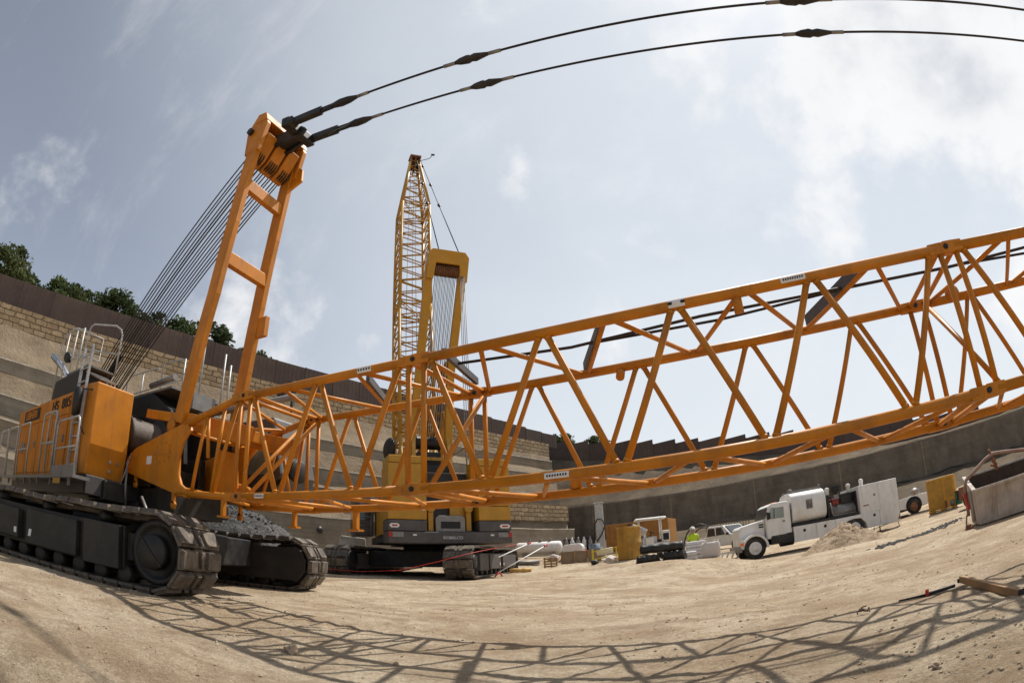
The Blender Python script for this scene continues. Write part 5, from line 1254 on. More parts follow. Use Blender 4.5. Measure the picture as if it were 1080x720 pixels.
# ------------------------------------------------------------------ heaps
def heap(name, label, x, y, rx, ry, h, mt, seed, rz=0, res=56, cat='heap', power=1.3, rough=.12):
    z0 = ground(x, y) - .1
    t = MB(); vs = []; ca, sa = math.cos(rz), math.sin(rz)
    for j in range(res+1):
        for i in range(res+1):
            a, b = (i/res*2-1), (j/res*2-1); r = math.hypot(a, b)*(1+.22*mnoise.noise((a*1.4+seed, b*1.4, 1)))
            k = max(0, 1-r)**(power*.8) if r < 1 else 0
            z = h*k + (rough*h*.6*mnoise.noise((a*3+seed, b*3, 2)) + rough*h*.45*mnoise.noise((a*9+seed, b*9, 5)))*min(1, k*3) - (.12 if r >= 1 else 0)
            X, Y = a*rx, b*ry; X, Y = X*ca-Y*sa, X*sa+Y*ca; vs.append((X, Y, z+ground(x+X, y+Y)-z0-.08))
    n = res+1
    t.add(vs, [(j*n+i, j*n+i+1, (j+1)*n+i+1, (j+1)*n+i) for j in range(res) for i in range(res)], True)
    rnd = random.Random(seed); pr = [rough_rock(1, seed+q, .8, 1, .5) for q in range(3)]
    for q in range(520):
        a, b = rnd.gauss(0, .42), rnd.gauss(0, .42)
        if math.hypot(a, b) > 1.05: continue
        i, j = int((a+1)/2*res), int((b+1)/2*res)
        if not (0 <= i < n and 0 <= j < n): continue
        p = vs[j*n+i]; s = rnd.uniform(.012, .03)*(1+rnd.random()**4)*min(1.2, max(.8, h*.7)); vv, ff = pr[q % 3]
        t.add([(p[0]+v[0]*s, p[1]+v[1]*s, p[2]+v[2]*s+s*.2) for v in vv], ff)
    o = t.build(name, mt); o.location = (x, y, z0); return tag(o, label, cat)
heap('dirt_mound', 'pale brown dirt mound in front of the rear wheel of the white truck', 3.35, 21.4, 1.95, 1.5, 1.02, DIRTM, 3, rz=.35, cat='dirt mound')
heap('gravel_pile', 'dark grey gravel pile behind the far crawler of the orange crane', -14.05, 10.75, 2.75, 1.7, 2.4, GRAVELM, 9, rz=.36, cat='gravel pile', power=.5, rough=.06)
heap('rubble_heap', 'low grey rubble heap left of the yellow crane by its crawler', -18.2, 19.2, 2.4, 1.5, 1.1, GREYROCK, 15, rz=.3, cat='rubble heap')
def windrow():
    m = MB(); rnd = random.Random(8); pr = [rough_rock(1, 40+q, .7, 1, .5) for q in range(4)]
    for q in range(420):
        t = rnd.random(); x = 3.4+t*4.1+rnd.gauss(0, .15); y = 15.2+t*4.6+rnd.gauss(0, .22)
        s = rnd.uniform(.02, .075); vv, ff = pr[q % 4]; z = gfine(x, y); m.add([(x+v[0]*s, y+v[1]*s, z+v[2]*s) for v in vv], ff)
    tag(m.build('gravel_strip', GRAVELM), kind='stuff')
windrow()

# ------------------------------------------------------------------ loose rocks
def rock(label, x, y, r, seed, mt=ROCK):
    vs, fs = rough_rock(r, seed, .8, 3, .5); m = MB(); m.add(vs, fs); o = m.build('rock', mt); o.location = (x, y, gfine(x, y)+r*.38); o.rotation_euler = (0, 0, seed); tag(o, label, 'rock'); return o
rock('angular brown rock lying in the boom shadow on the ground, largest near the photographer', -3.95, 3.72, .072, 2.2)
rock('small brown rock in the boom shadow, right of the largest rock', -3.05, 4.15, .026, 4.1)
rock('small flat rock on bare ground below the near crawler of the orange crane', -4.4, 1.75, .03, 6.3)
rock('pale stone on open ground at the lower right, below the boom shadow', .95, 2.9, .03, 8.4)

# ------------------------------------------------------------------ muck skip at the right edge
def skip():
    N0 = Vector((5.02, 11.8, 0)); dR = Vector((.968, -.25, 0)); dB = Vector((.25, .968, 0)); z0 = ground(5.6, 12)
    root = thing('skip_bucket', 'large dirty pink grey skip bucket with a pipe bail at the right edge', 'skip', (N0.x, N0.y, z0), rz=math.atan2(dR.y, dR.x))
    L, Wd, H = 2.5, 1.5, .78; s = .10; HB = 1.14
    m = MB(); th = .05
    o0 = [(s*.6, s, .02), (L-s*.6, s, .02), (L-s*.6, Wd-s, .02), (s*.6, Wd-s, .02)]; o1 = [(0, 0, H), (L, 0, H), (L, Wd, HB), (0, Wd, HB)]
    i1 = [(th, th, H), (L-th, th, H), (L-th, Wd-th, HB), (th, Wd-th, HB)]; i0 = [(s+th, s+th, .1), (L-s-th, s+th, .1), (L-s-th, Wd-s-th, .1), (s+th, Wd-s-th, .1)]
    vs = o0+o1+i1+i0; f = [(3, 2, 1, 0), (15, 14, 13, 12)]
    for k in range(4):
        q = (k+1) % 4; f += [(k, q, 4+q, 4+k), (4+k, 4+q, 8+q, 8+k), (8+k, 8+q, 12+q, 12+k)]
    m.add(vs, f); body = m.build('skip_shell', SKIP, root, bevel=.015)
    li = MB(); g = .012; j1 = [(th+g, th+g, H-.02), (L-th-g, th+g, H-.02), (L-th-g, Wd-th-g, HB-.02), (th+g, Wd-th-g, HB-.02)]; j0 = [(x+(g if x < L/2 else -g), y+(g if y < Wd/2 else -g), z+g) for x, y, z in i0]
    li.add(j1+j0, [(7, 6, 5, 4)]+[(k, (k+1) % 4, 4+(k+1) % 4, 4+k) for k in range(4)]); li.build1('shade_lining', MUDSHADE, body)  # added dark sheet: painted shade, so the sunlit interior stays dark
    r = MB()
    for a, b in (((-.02, -.02, H), (L+.02, -.02, H)), ((-.02, Wd+.02, HB), (L+.02, Wd+.02, HB)), ((-.02, -.02, H), (-.02, Wd+.02, HB)), ((L+.02, -.02, H), (L+.02, Wd+.02, HB))): r.beam(a, b, .10, .06)
    for x in (.55, 1.25, 1.95): r.prism([(x-.03, .0, .78), (x+.03, 0, .78), (x+.03, .05, .1), (x-.03, .05, .1)], (0, .08, 0))
    r.prism([(-.03, Wd*.5-.08, .1), (-.03, Wd*.5+.08, .1), (-.06, Wd*.5+.1, .8), (-.06, Wd*.5-.1, .8)], (.06, 0, 0)); r.build('rim', SKIP, body, bevel=.01)
    bl = MB(); bl.path([(-.10, Wd*.55, .25), (-.12, Wd*.55, H+.12), (-.06, Wd*.55, H+.28), (.5, Wd*.55, H+.60), (.72, Wd*.55, H+.68), (1.1, Wd*.55, H+.62), (2.1, Wd*.55, H+.42), (L+.10, Wd*.55, H+.2), (L+.12, Wd*.55, .3)], .045, 10); bail = bl.build('bail', BAILM, root)
    ho = MB(); ho.path([(.62, Wd*.55, H+.80), (.70, Wd*.55, H+.66), (.75, Wd*.55, H+.50), (.70, Wd*.55, H+.40), (.62, Wd*.55, H+.45)], .03, 8)
    for k in range(3): ho.lathe((.72+.03*k, Wd*.55-.03+.02*k, H+.52-.1*k), (0, 1, .3*k), [(0, .03), (0, .06), (.03, .06), (.03, .03)], 10)
    ho.build('hook', RUST, bail)
    pl = MB(); pl.prism([(-.2, Wd*.5-.06, H), (-.2, Wd*.5+.06, H), (-.12, Wd*.5+.06, .4), (-.12, Wd*.5-.06, .4)], (.06, 0, 0)); pl.build('latch_arm', RED, root)
    c = MB(); c.tube((-.16, Wd*.5, .3), (-.2, Wd*.5, .02), .02, 8); c.build('chain', STEELD, root)
skip()
rock('dark lump of muck lying at the left foot of the skip bucket', 4.85, 12.0, .10, 3.3, RUST)

def beam_on_ground():
    a = Vector((2.14, 5.62, 0)); b = Vector((2.04, 3.95, 0)); c = (a+b)/2; z = gfine(c.x, c.y)+.01; d = b-a
    t = thing('timber_beam', 'brown timber beam with a dark end lying on the ground at the lower right', 'timber beam', (c.x, c.y, z), rz=math.atan2(d.y, d.x))
    m = MB(); L = d.length/2
    m.box((-L, -.028, .0), (L, .028, .068)); m.build('beam', WOOD, t, bevel=.004)
    e = MB(); e.box((-L-.04, -.04, .0), (-L+.0, .04, .04)); e.box((L, -.032, 0), (L+.015, .032, .07)); e.build('end_plate', BLACK, t)
    t2 = thing('pry_bar', 'thin dark bar with a red collar lying beside the timber beam', 'tool', (1.92, 5.58, gfine(1.92, 5.58)+.02), rz=2.85)
    m = MB(); m.beam((-.12, 0, .02), (.2, 0, .0), .04, .03); m.tube((.2, 0, .0), (.5, .02, .0), .012, 6); m.build('shaft', BLACK, t2)
    m = MB(); m.box((.17, -.03, -.01), (.21, .03, .05)); m.build('collar', RED, t2)
    m = MB(); rnd = random.Random(2)
    for k in range(9):
        p = Vector((rnd.uniform(-.06, .06), rnd.uniform(-.03, .03), .012+.008*k % .03)); q = p+Vector((rnd.uniform(-.14, .14), rnd.uniform(-.05, .05), rnd.uniform(-.01, .03))); m.path([p, (p+q)/2+Vector((0, 0, .012)), q], .007, 5)
    o = m.build('twigs', BARK); o.location = (.98, 5.35, gfine(.98, 5.35)+.01); tag(o, 'small tangle of dark twigs lying on the ground right of centre', 'twigs')
beam_on_ground()

# ------------------------------------------------------------------ stored things around the pit floor
def at(x, y, dz=0): return (x, y, ground(x, y)+dz)
def oneoff(name, label, cat, loc, rz=0, group=None): return thing(name, label, cat, loc, rz, group)

def standing_tank():
    t = oneoff('storage_tank', 'ochre rusty upright tank standing beside the white canopy machine', 'tank', at(-5.1, 22.6), .3)
    m = MB(); m.lathe((0, 0, 0), (0, 0, 1), [(0, .47), (.02, .5), (.05, .485), (.65, .485), (.67, .5), (.69, .485), (1.27, .485), (1.3, .5), (1.33, .49), (1.34, .05)], 36); m.build('tank_body', YELLOW_OLD, t)
    l = MB(); l.lathe((0, 0, 1.335), (0, 0, 1), [(0, .46), (.03, .46), (.03, .02)], 30); l.build('lid', YELLOW_OLD, t)
    t = oneoff('hopper', 'grey steel funnel hopper sticking up behind the ochre tank', 'hopper', at(-5.2, 23.9, -.1), .5)
    m = MB(); m.lathe((0, 0, .9), (.5, -.15, 1), [(0, .08), (.2, .10), (.55, .34), (.72, .34), (.72, .31), (.53, .30), (.2, .07)], 24); m.build('cone', STEEL, t)
    m = MB()
    for a in (0, 2.1, 4.2): m.tube((.35*math.cos(a), .35*math.sin(a), 0), (.25*math.cos(a)+.15, .25*math.sin(a), 1.15), .03, 8)
    m.build('leg', STEELD, t)
standing_tank()
def container():
    t = oneoff('site_container', 'orange steel container half hidden behind the ochre tank and canopy machine', 'container', at(-7.1, 35.2), -.08)
    m = MB(); m.box((-2.0, -1.1, 0), (2.0, 1.1, 1.75)); b = m.build('container_body', CONTAINER, t, bevel=.02)
    r = MB()
    for k in range(14): r.box((-1.9+k*.28, -1.13, .12), (-1.78+k*.28, -1.1, 1.68))
    r.build('corrugation', CONTAINER, b)
    c = MB(); c.lathe((-.4, -1.16, 1.45), (0, -1, 0), [(0, .2), (.02, .2), (.02, .02)], 14); c.build('vent', INK, b)
container()
def canopy_machine():
    t = oneoff('road_roller', 'small grey machine under a white canopy on four white posts', 'road roller', at(-5.45, 29.3, .16), .25)
    m = MB(); m.prism([(-.85, -.68, 2.20), (.85, -.68, 2.20), (.75, -.6, 2.29), (-.75, -.6, 2.29)], (0, 1.36, 0)); m.build('canopy', WHITE, t, bevel=.04)
    m = MB()
    for x in (-.62, .55):
        for y in (-.55, .55): m.tube((x, y, 1.0), (x*.95, y, 2.22), .035, 8)
    m.build('canopy_post', WHITE, t)
    m = MB(); m.box((-.95, -.5, .55), (.1, .5, 1.15)); m.box((.1, -.6, .55), (.9, .6, .95)); m.box((-.15, -.35, .95), (.3, .35, 1.3)); m.box((-.9, -.42, 1.1), (-.25, .42, 1.62)); m.box((.55, -.55, .95), (.95, .55, 1.55)); m.build('machine_body', WHITE2, t, bevel=.05)
    m = MB(); m.box((-.92, -.3, 1.2), (-.88, .3, 1.5)); m.box((-.8, -.43, 1.25), (-.4, -.415, 1.5)); m.box((.6, -.56, 1.05), (.9, -.545, 1.4)); m.build('grille', INK, t)
    m = MB(); m.box((.25, -.3, 1.0), (.7, .3, 1.12)); m.box((.62, -.3, 1.1), (.72, .3, 1.55)); m.build('seat', BLACK, t, bevel=.03)
    m = MB(); m.tube((-.15, 0, 1.1), (.05, 0, 1.5), .025, 6); m.lathe((.05, 0, 1.5), (.45, 0, .9), [(0, .17), (.02, .19), (.04, .17)], 16); m.build('steering_wheel', BLACK, t)
    m = MB(); m.lathe((-.75, -.62, .5), (0, 1, 0), [(0, .05), (0, .5), (1.24, .5), (1.24, .05)], 24); m.build('drum', STEELD, t)
    for y in (-.55, .4): wheel(t, (.75, y+.08, .45), (0, -1 if y < 0 else 1, 0), .45, .3)
    m = MB(); m.box((-.3, -.66, .75), (.12, -.5, 1.25)); m.path([(-.7, -.5, 1.1), (-.72, -.5, 1.6), (-.3, -.5, 1.7)], .025, 6); m.build('water_tank', WHITE2, t, bevel=.04)
canopy_machine()
def roll(label, x, y, z, L, r, rz, mt=BLACK, tilt=0):
    o = oneoff('plastic_roll', label, 'roll', (x, y, ground(x, y)+z), rz, 'rolls of black plastic sheeting'); m = MB(); k = 14
    pts = [(-L/2+L*i/k, .012*math.sin(i*2.1), .012*math.cos(i*1.7)) for i in range(k+1)]
    m.path(pts, r, 16, [r*(1+.05*math.sin(i*1.9)) for i in range(k+1)]); m.build('roll_sheet', mt, o)
    c = MB(); c.tube((-L/2-.01, 0, 0), (L/2+.01, 0, 0), r*.4, 12); c.build('core', INK, o)
roll('long black plastic roll lying on top of the others below the canopy machine', -3.5, 20.9, .48, 1.62, .17, .12)
roll('short black plastic roll at the bottom left under the long roll', -4.0, 20.62, .12, .78, .15, .22)
roll('black plastic roll at the bottom right under the long roll', -3.05, 20.85, .15, .80, .17, .08)
def pile_block(label, x, y, z, sx, sy, sz, rz, group='white blocks by the black rolls'):
    o = oneoff('block', label, 'block', (x, y, z), rz, group); m = MB(); m.box((-sx/2, -sy/2, 0), (sx/2, sy/2, sz)); m.build('block_body', WHITE2, o, bevel=.05)
    q = MB(); q.box((-sx/2-.004, -sy/2-.004, sz*.47), (sx/2+.004, sy/2+.004, sz*.53)); q.build('strap', STEELD, o)
pile_block('low white block lying alone in front of the white stack', -2.75, 22.25, ground(-2.7, 22.3), .75, .6, .34, .1)
pile_block('bottom white block of the three stacked behind the low block', -2.55, 23.4, ground(-2.5, 23.4)-.05, .85, .7, .30, .05)
pile_block('middle white block of the three stacked behind the low block', -2.53, 23.4, ground(-2.5, 23.4)+.26, .82, .68, .28, -.05)
pile_block('top white block of the three stacked behind the low block', -2.5, 23.4, ground(-2.5, 23.4)+.55, .80, .65, .26, .08)
pile_block('small white block between the black rolls and the white stack', -3.25, 24.5, ground(-3.2, 24.5)+.1, .8, .5, .5, .3)
def bigbag():
    o = oneoff('bulk_bag', 'bulging off white woven bulk bag right of the white blocks', 'bulk bag', at(-1.82, 22.5), .2); m = MB(); vs = []; K, J = 28, 10
    for j in range(J+1):
        h = j/J
        for k in range(K):
            a = 2*math.pi*k/K; c, s = math.cos(a), math.sin(a); e = .5; b = .34*(1+.10*math.sin(math.pi*h)+.05*mnoise.noise((c*2, s*2, h*4)))
            if j in (0, J): b *= .93
            vs.append((math.copysign(abs(c)**e, c)*b, math.copysign(abs(s)**e, s)*b, .62*h+.03*mnoise.noise((c*2, s*2, 9))*h))
    fs = [(j*K+k, j*K+(k+1) % K, (j+1)*K+(k+1) % K, (j+1)*K+k) for j in range(J) for k in range(K)]+[tuple(reversed(range(K))), tuple(range(J*K, J*K+K))]
    m.add(vs, fs, True); m.build('bag_body', BAG, o)
    l = MB()
    for x, y in ((-.3, -.3), (.3, -.3), (.3, .3), (-.3, .3)): l.path([(x, y, .58), (x*.9, y*.9, .70), (x*.7, y*.9, .70), (x*.65, y, .60)], .015, 6)
    l.build('lifting_loop', BAG, o)
bigbag()

def person():
    x, y = -3.08, 27.8; o = oneoff('person', 'person in a yellow hi-vis top and white hard hat standing behind the white blocks', 'person', at(x, y), .3)
    me = bpy.data.meshes.new('body'); H = 1.0
    P = [(0, 0, .95), (0, 0, 1.12), (0, 0, 1.38), (0, .01, 1.50), (0, .0, 1.60), (0, -.01, 1.70),           # pelvis..head
         (.10, 0, .90), (.11, -.01, .50), (.11, .02, .10), (.12, -.12, .04), (-.10, 0, .90), (-.11, -.02, .50), (-.11, .02, .10), (-.12, -.12, .04),
         (.19, 0, 1.42), (.25, .02, 1.15), (.20, -.16, 1.02), (.17, -.24, 1.0), (-.19, 0, 1.42), (-.25, .02, 1.15), (-.20, -.16, 1.0), (-.17, -.24, .98)]
    E = [(0,1),(1,2),(2,3),(3,4),(4,5),(0,6),(6,7),(7,8),(8,9),(0,10),(10,11),(11,12),(12,13),(2,14),(14,15),(15,16),(16,17),(2,18),(18,19),(19,20),(20,21)]
    rad = [.15,.14,.16,.06,.085,.095,.095,.065,.05,.045,.095,.065,.05,.045,.065,.048,.036,.04,.065,.048,.036,.04]
    me.from_pydata(P, E, []); b = bpy.data.objects.new('body', me); COL.objects.link(b); b.parent = o
    sk = b.modifiers.new('skin', 'SKIN'); ss = b.modifiers.new('sub', 'SUBSURF'); ss.levels = 1; ss.render_levels = 1
    for i, r in enumerate(rad): me.skin_vertices[0].data[i].radius = (r, r)
    me.skin_vertices[0].data[0].use_root = True; me.materials.append(SKIN)
    v = MB(); K = 20; vs = []; prof = [(.93, .175, .14), (1.1, .19, .15), (1.3, .215, .155), (1.42, .21, .13), (1.49, .09, .08)]
    for z, a, c in prof:
        for k in range(K): t = 2*math.pi*k/K; vs.append((a*math.cos(t), c*math.sin(t), z))
    v.add(vs, [(j*K+k, j*K+(k+1) % K, (j+1)*K+(k+1) % K, (j+1)*K+k) for j in range(len(prof)-1) for k in range(K)], True)
    for s in (-1, 1): v.tube((s*.19, 0, 1.42), (s*.25, .02, 1.18), .085, 12, .065)
    v.build('hi_vis_vest', HIVIS, o)
    tr = MB()
    for s in (-1, 1): tr.path([(s*.09, 0, .98), (s*.105, 0, .75), (s*.112, -.01, .48), (s*.112, .02, .12)], .1, 12, [.13, .115, .085, .075])
    tr.build('trousers', DENIM, o)
    h = MB(); h.lathe((0, -.01, 1.70), (0, 0, 1), [(-.0, .15), (.015, .155), (.03, .125), (.08, .115), (.12, .08), (.14, .02)], 20); h.build('hard_hat', WHITE2, o)
person()

def pickup():
    x, y = -1.75, 35.2
    t = oneoff('pickup_truck', 'white pickup truck parked behind the bonnet of the service truck, nose to the right', 'pickup truck', (x, y, .06), R_(-38))
    # local +x = front
    def bld(m, n, mt, p=t, bevel=0): return m.build(n, mt, p, bevel)
    m = MB(); m.prism([(-.4, -.85, .45), (2.15, -.85, .45), (2.2, -.85, .85), (2.05, -.85, 1.02), (.95, -.85, 1.12), (.35, -.80, 1.68), (-.9, -.80, 1.72), (-1.1, -.85, 1.1), (-1.1, -.85, .45)], (0, 1.7, 0)); b = bld(m, 'body', WHITE, bevel=.06)
    m = MB(); m.box((-2.9, -.85, .5), (-1.12, .85, 1.08)); bed = bld(m, 'cargo_bed', WHITE, bevel=.03)
    m = MB(); m.prism([(-.95, -.862, 1.12), (.55, -.862, 1.12), (.25, -.822, 1.58), (-.85, -.822, 1.6)], (0, .03, 0)); w_ = bld(m, 'side_window', GLASS, b)
    m = MB(); m.beam((-.2, -.865, 1.1), (-.25, -.83, 1.62), .07, .05); bld(m, 'window_pillar', WHITE, b)
    m = MB(); m.prism([(.93, -.72, 1.16), (.93, .72, 1.16), (.42, .68, 1.62), (.42, -.68, 1.62)], (.03, 0, .03)); bld(m, 'windscreen', GLASS, b)
    m = MB(); m.box((2.17, -.6, .6), (2.23, .6, .86)); bld(m, 'grille', BLACK, b)
    for q in (-.72, .72):
        m = MB(); m.box((2.14, q-.13, .68), (2.22, q+.13, .86)); bld(m, 'headlight', STICK, b)
    for wx in (1.45, -1.95):
        for wy in (-.8, .8): wheel(t, (wx, wy, .37), (0, -1 if wy < 0 else 1, 0), .37, .24)
    m = MB()
    for wx in (1.45, -1.95): m.lathe((wx, -.87, .42), (0, 1, 0), [(0, .02), (0, .45), (.02, .45), (.02, .02)], 22)
    bld(m, 'wheel_arch', INK, b)
    m = MB(); m.box((.75, -1.02, 1.08), (.85, -.87, 1.22)); bld(m, 'mirror', BLACK, b)
pickup()
def pillar():
    t = oneoff('steel_column', 'pale grey steel column standing against the dark wall with a black hose on it', 'column', at(-9.15, 32.9), .2)
    m = MB(); m.box((-.24, -.24, 0), (.24, .24, 3.2)); m.box((-.3, -.3, 3.2), (.3, .3, 3.26)); m.build('column_shaft', STEEL, t, bevel=.03)
    m = MB(); m.path([(-.35, -.3, .3), (-.32, -.3, 1.9), (-.1, -.32, 2.25), (.2, -.3, 2.2), (.32, -.28, 1.8), (.1, -.34, 1.3), (-.2, -.34, .9)], .035, 8); m.build('hose', BLACK, t)
    m = MB(); m.box((-.12, -.252, .25), (.14, -.242, .6)); m.build('sticker', STICK, t)
pillar()
def tanks():
    t = oneoff('storage_tank', 'long white horizontal tank lying behind the red tipped poles', 'tank', at(-11.5, 28.9, -.02), .25)
    m = MB(); m.lathe((-1.25, 0, .55), (1, 0, 0), [(0, .05), (0, .2), (.06, .3), (.15, .34), (2.35, .34), (2.44, .3), (2.5, .2), (2.5, .05)], 24); m.build('tank_shell', WHITE2, t)
    m = MB()
    for x in (-.8, .8): m.box((x-.08, -.3, 0), (x+.08, .3, .3))
    m.build('saddle', STEELD, t)
    m = MB()
    for x in (-.5, .1, .6): m.lathe((x, 0, .86), (0, 0, 1), [(0, .06), (.12, .06), (.12, .1), (.16, .1), (.16, .02)], 10)
    m.build('valve', STEELD, t)
    t = oneoff('water_tank', 'white boxy water tank above the plywood sheets, beside a red can', 'tank', at(-9.35, 28.4, .12), .15)
    m = MB(); m.prism([(-.55, -.45, 0), (.5, -.45, 0), (.5, -.45, .62), (.38, -.45, .78), (-.45, -.45, .74), (-.55, -.45, .6)], (0, .9, 0)); m.build('tank_body', WHITE2, t, bevel=.05)
    m = MB(); m.lathe((0, -.1, .76), (0, 0, 1), [(0, .12), (.05, .12), (.05, .02)], 12); m.build('cap', STEELD, t)
    t = oneoff('fuel_can', 'red can between the white water tank and the blue grey drum', 'can', at(-8.72, 28.2, .30), .15)
    m = MB(); m.box((-.16, -.1, 0), (.16, .1, .34)); m.build('can_body', RED, t, bevel=.03); m = MB(); m.path([(-.1, 0, .34), (-.1, 0, .40), (.1, 0, .40), (.1, 0, .34)], .02, 6); m.build('handle', RED, t)
    t = oneoff('drum', 'blue grey drum right of the red can by the plywood sheets', 'drum', at(-8.3, 28.6, .1), 0)
    m = MB(); m.lathe((0, 0, 0), (0, 0, 1), [(0, .28), (.02, .3), (.3, .29), (.32, .305), (.34, .29), (.6, .29), (.62, .305), (.64, .29), (.9, .3), (.9, .02)], 24); m.build('drum_body', BLUEGREY, t)
tanks()
def sheets():
    for k, (x, lab) in enumerate(((-8.15, 'leftmost plywood sheet of the row standing below the white water tank'), (-7.55, 'middle plywood sheet of the row standing below the white water tank'), (-6.95, 'rightmost plywood sheet of the row standing below the white water tank'))):
        t = oneoff('plywood_sheet', lab, 'plywood sheet', at(x, 23.75+.05*k), .25, 'plywood sheets in a row'); m = MB(); m.prism([(-.29, 0, 0), (.29, 0, 0), (.29, .10, .56-.03*k), (-.29, .10, .56)], (0, .04, 0)); m.build('sheet', PLY, t)
        m = MB(); m.box((-.27, .05, .03), (-.2, .13, .5)); m.box((.2, .05, .03), (.27, .13, .5)); m.build('batten', WOOD, t)
    t = oneoff('pallet', 'small wooden pallet standing on edge left of the plywood sheets', 'pallet', at(-8.7, 23.1, 0), .2); m = MB()
    for k in range(4): m.box((-.3, -.02, .02+.11*k), (.3, .0, .09+.11*k))
    for x in (-.28, 0, .24): m.box((x, 0, 0), (x+.05, .09, .45))
    m.build('boards', WOOD, t)
    t = oneoff('log', 'short peeled yellow log on the ground by the right crawler of the yellow crane', 'log', at(-9.5, 21.7, .1), .3); m = MB(); m.path([(-.45, 0, 0), (-.2, .01, .01), (0, -.01, 0), (.2, .02, 0), (.45, 0, 0)], .1, 12, [.09, .1, .085, .1, .09]); m.build('log_body', mat('peeled_wood', (.55, .34, .10), .7, .2, 5), t)
    t = oneoff('trestle', 'yellow painted steel trestle left of the ochre tank', 'trestle', at(-6.35, 23.3), .2); m = MB()
    m.beam((-.55, 0, .15), (.55, .1, .28), .05, .05); m.beam((-.55, 0, .48), (.55, .1, .62), .05, .05)
    for x in (-.5, .5): m.beam((x, -.2, 0), (x, .05, .62), .05, .05); m.beam((x, .3, 0), (x, .05, .62), .05, .05)
    m.build('frame', mat('safety_yellow', (.62, .50, .03), .5, .15, 4), t)
    m = MB(); m.tube((-.35, .3, .42), (.35, .35, .52), .12, 14); m.build('pipe', WHITE2, t)
    for lab, a, b in (('upper red tipped white pole leaning beside the yellow crane', (-11.0, 20.6, .55), (-10.05, 24.0, 1.55)), ('lower red tipped white pole leaning beside the yellow crane', (-9.75, 20.2, .35), (-8.95, 23.2, 1.38))):
        A, B = Vector(a), Vector(b); t = oneoff('pole', lab, 'pole', a); m = MB(); m.tube((0, 0, 0), B-A, .024, 8); m.build('shaft', WHITE2, t)
        d = (B-A).normalized(); m = MB(); m.tube(B-A-d*.1, B-A+d*.15, .045, 8); m.build('tip', REDTOOL, t)
        m = MB(); m.tube((0, 0, 0), (.1, .1, ground(A.x, A.y)-A.z), .03, 6); m.tube((0, 0, 0), (-.15, -.1, ground(A.x, A.y)-A.z), .03, 6); m.build('prop', RED, t)
    t = oneoff('cable', 'thin red cable strung low in front of the yellow crane', 'cable', (-14.8, 16.2, .7)); m = MB(); O = Vector(t.location)
    pts = [(-15.6, 16.4, .42), (-13.5, 16.4, .38), (-11.9, 16.6, .48), (-10.5, 16.9, .80), (-9.7, 17.4, 1.05), (-9.4, 18.5, 1.22), (-10.0, 22.5, 1.5)]
    m.path([Vector(p)-O for p in pts], .012, 6); m.build('cable_run', RED, t)
    t = oneoff('concrete_block', 'pale concrete block behind the left crawler of the yellow crane', 'concrete block', at(-18.4, 21.7, .0), .8); m = MB(); m.prism([(-.75, -.5, 0), (.75, -.5, 0), (.6, -.4, 1.55), (-.6, -.4, 1.65)], (0, .9, 0)); m.build('block_body', LIP, t, bevel=.04)
    m = MB(); m.path([(-.2, 0, 1.6), (-.2, 0, 1.8), (.2, 0, 1.8), (.2, 0, 1.6)], .03, 6); m.build('lifting_loop', RUST, t)
sheets()
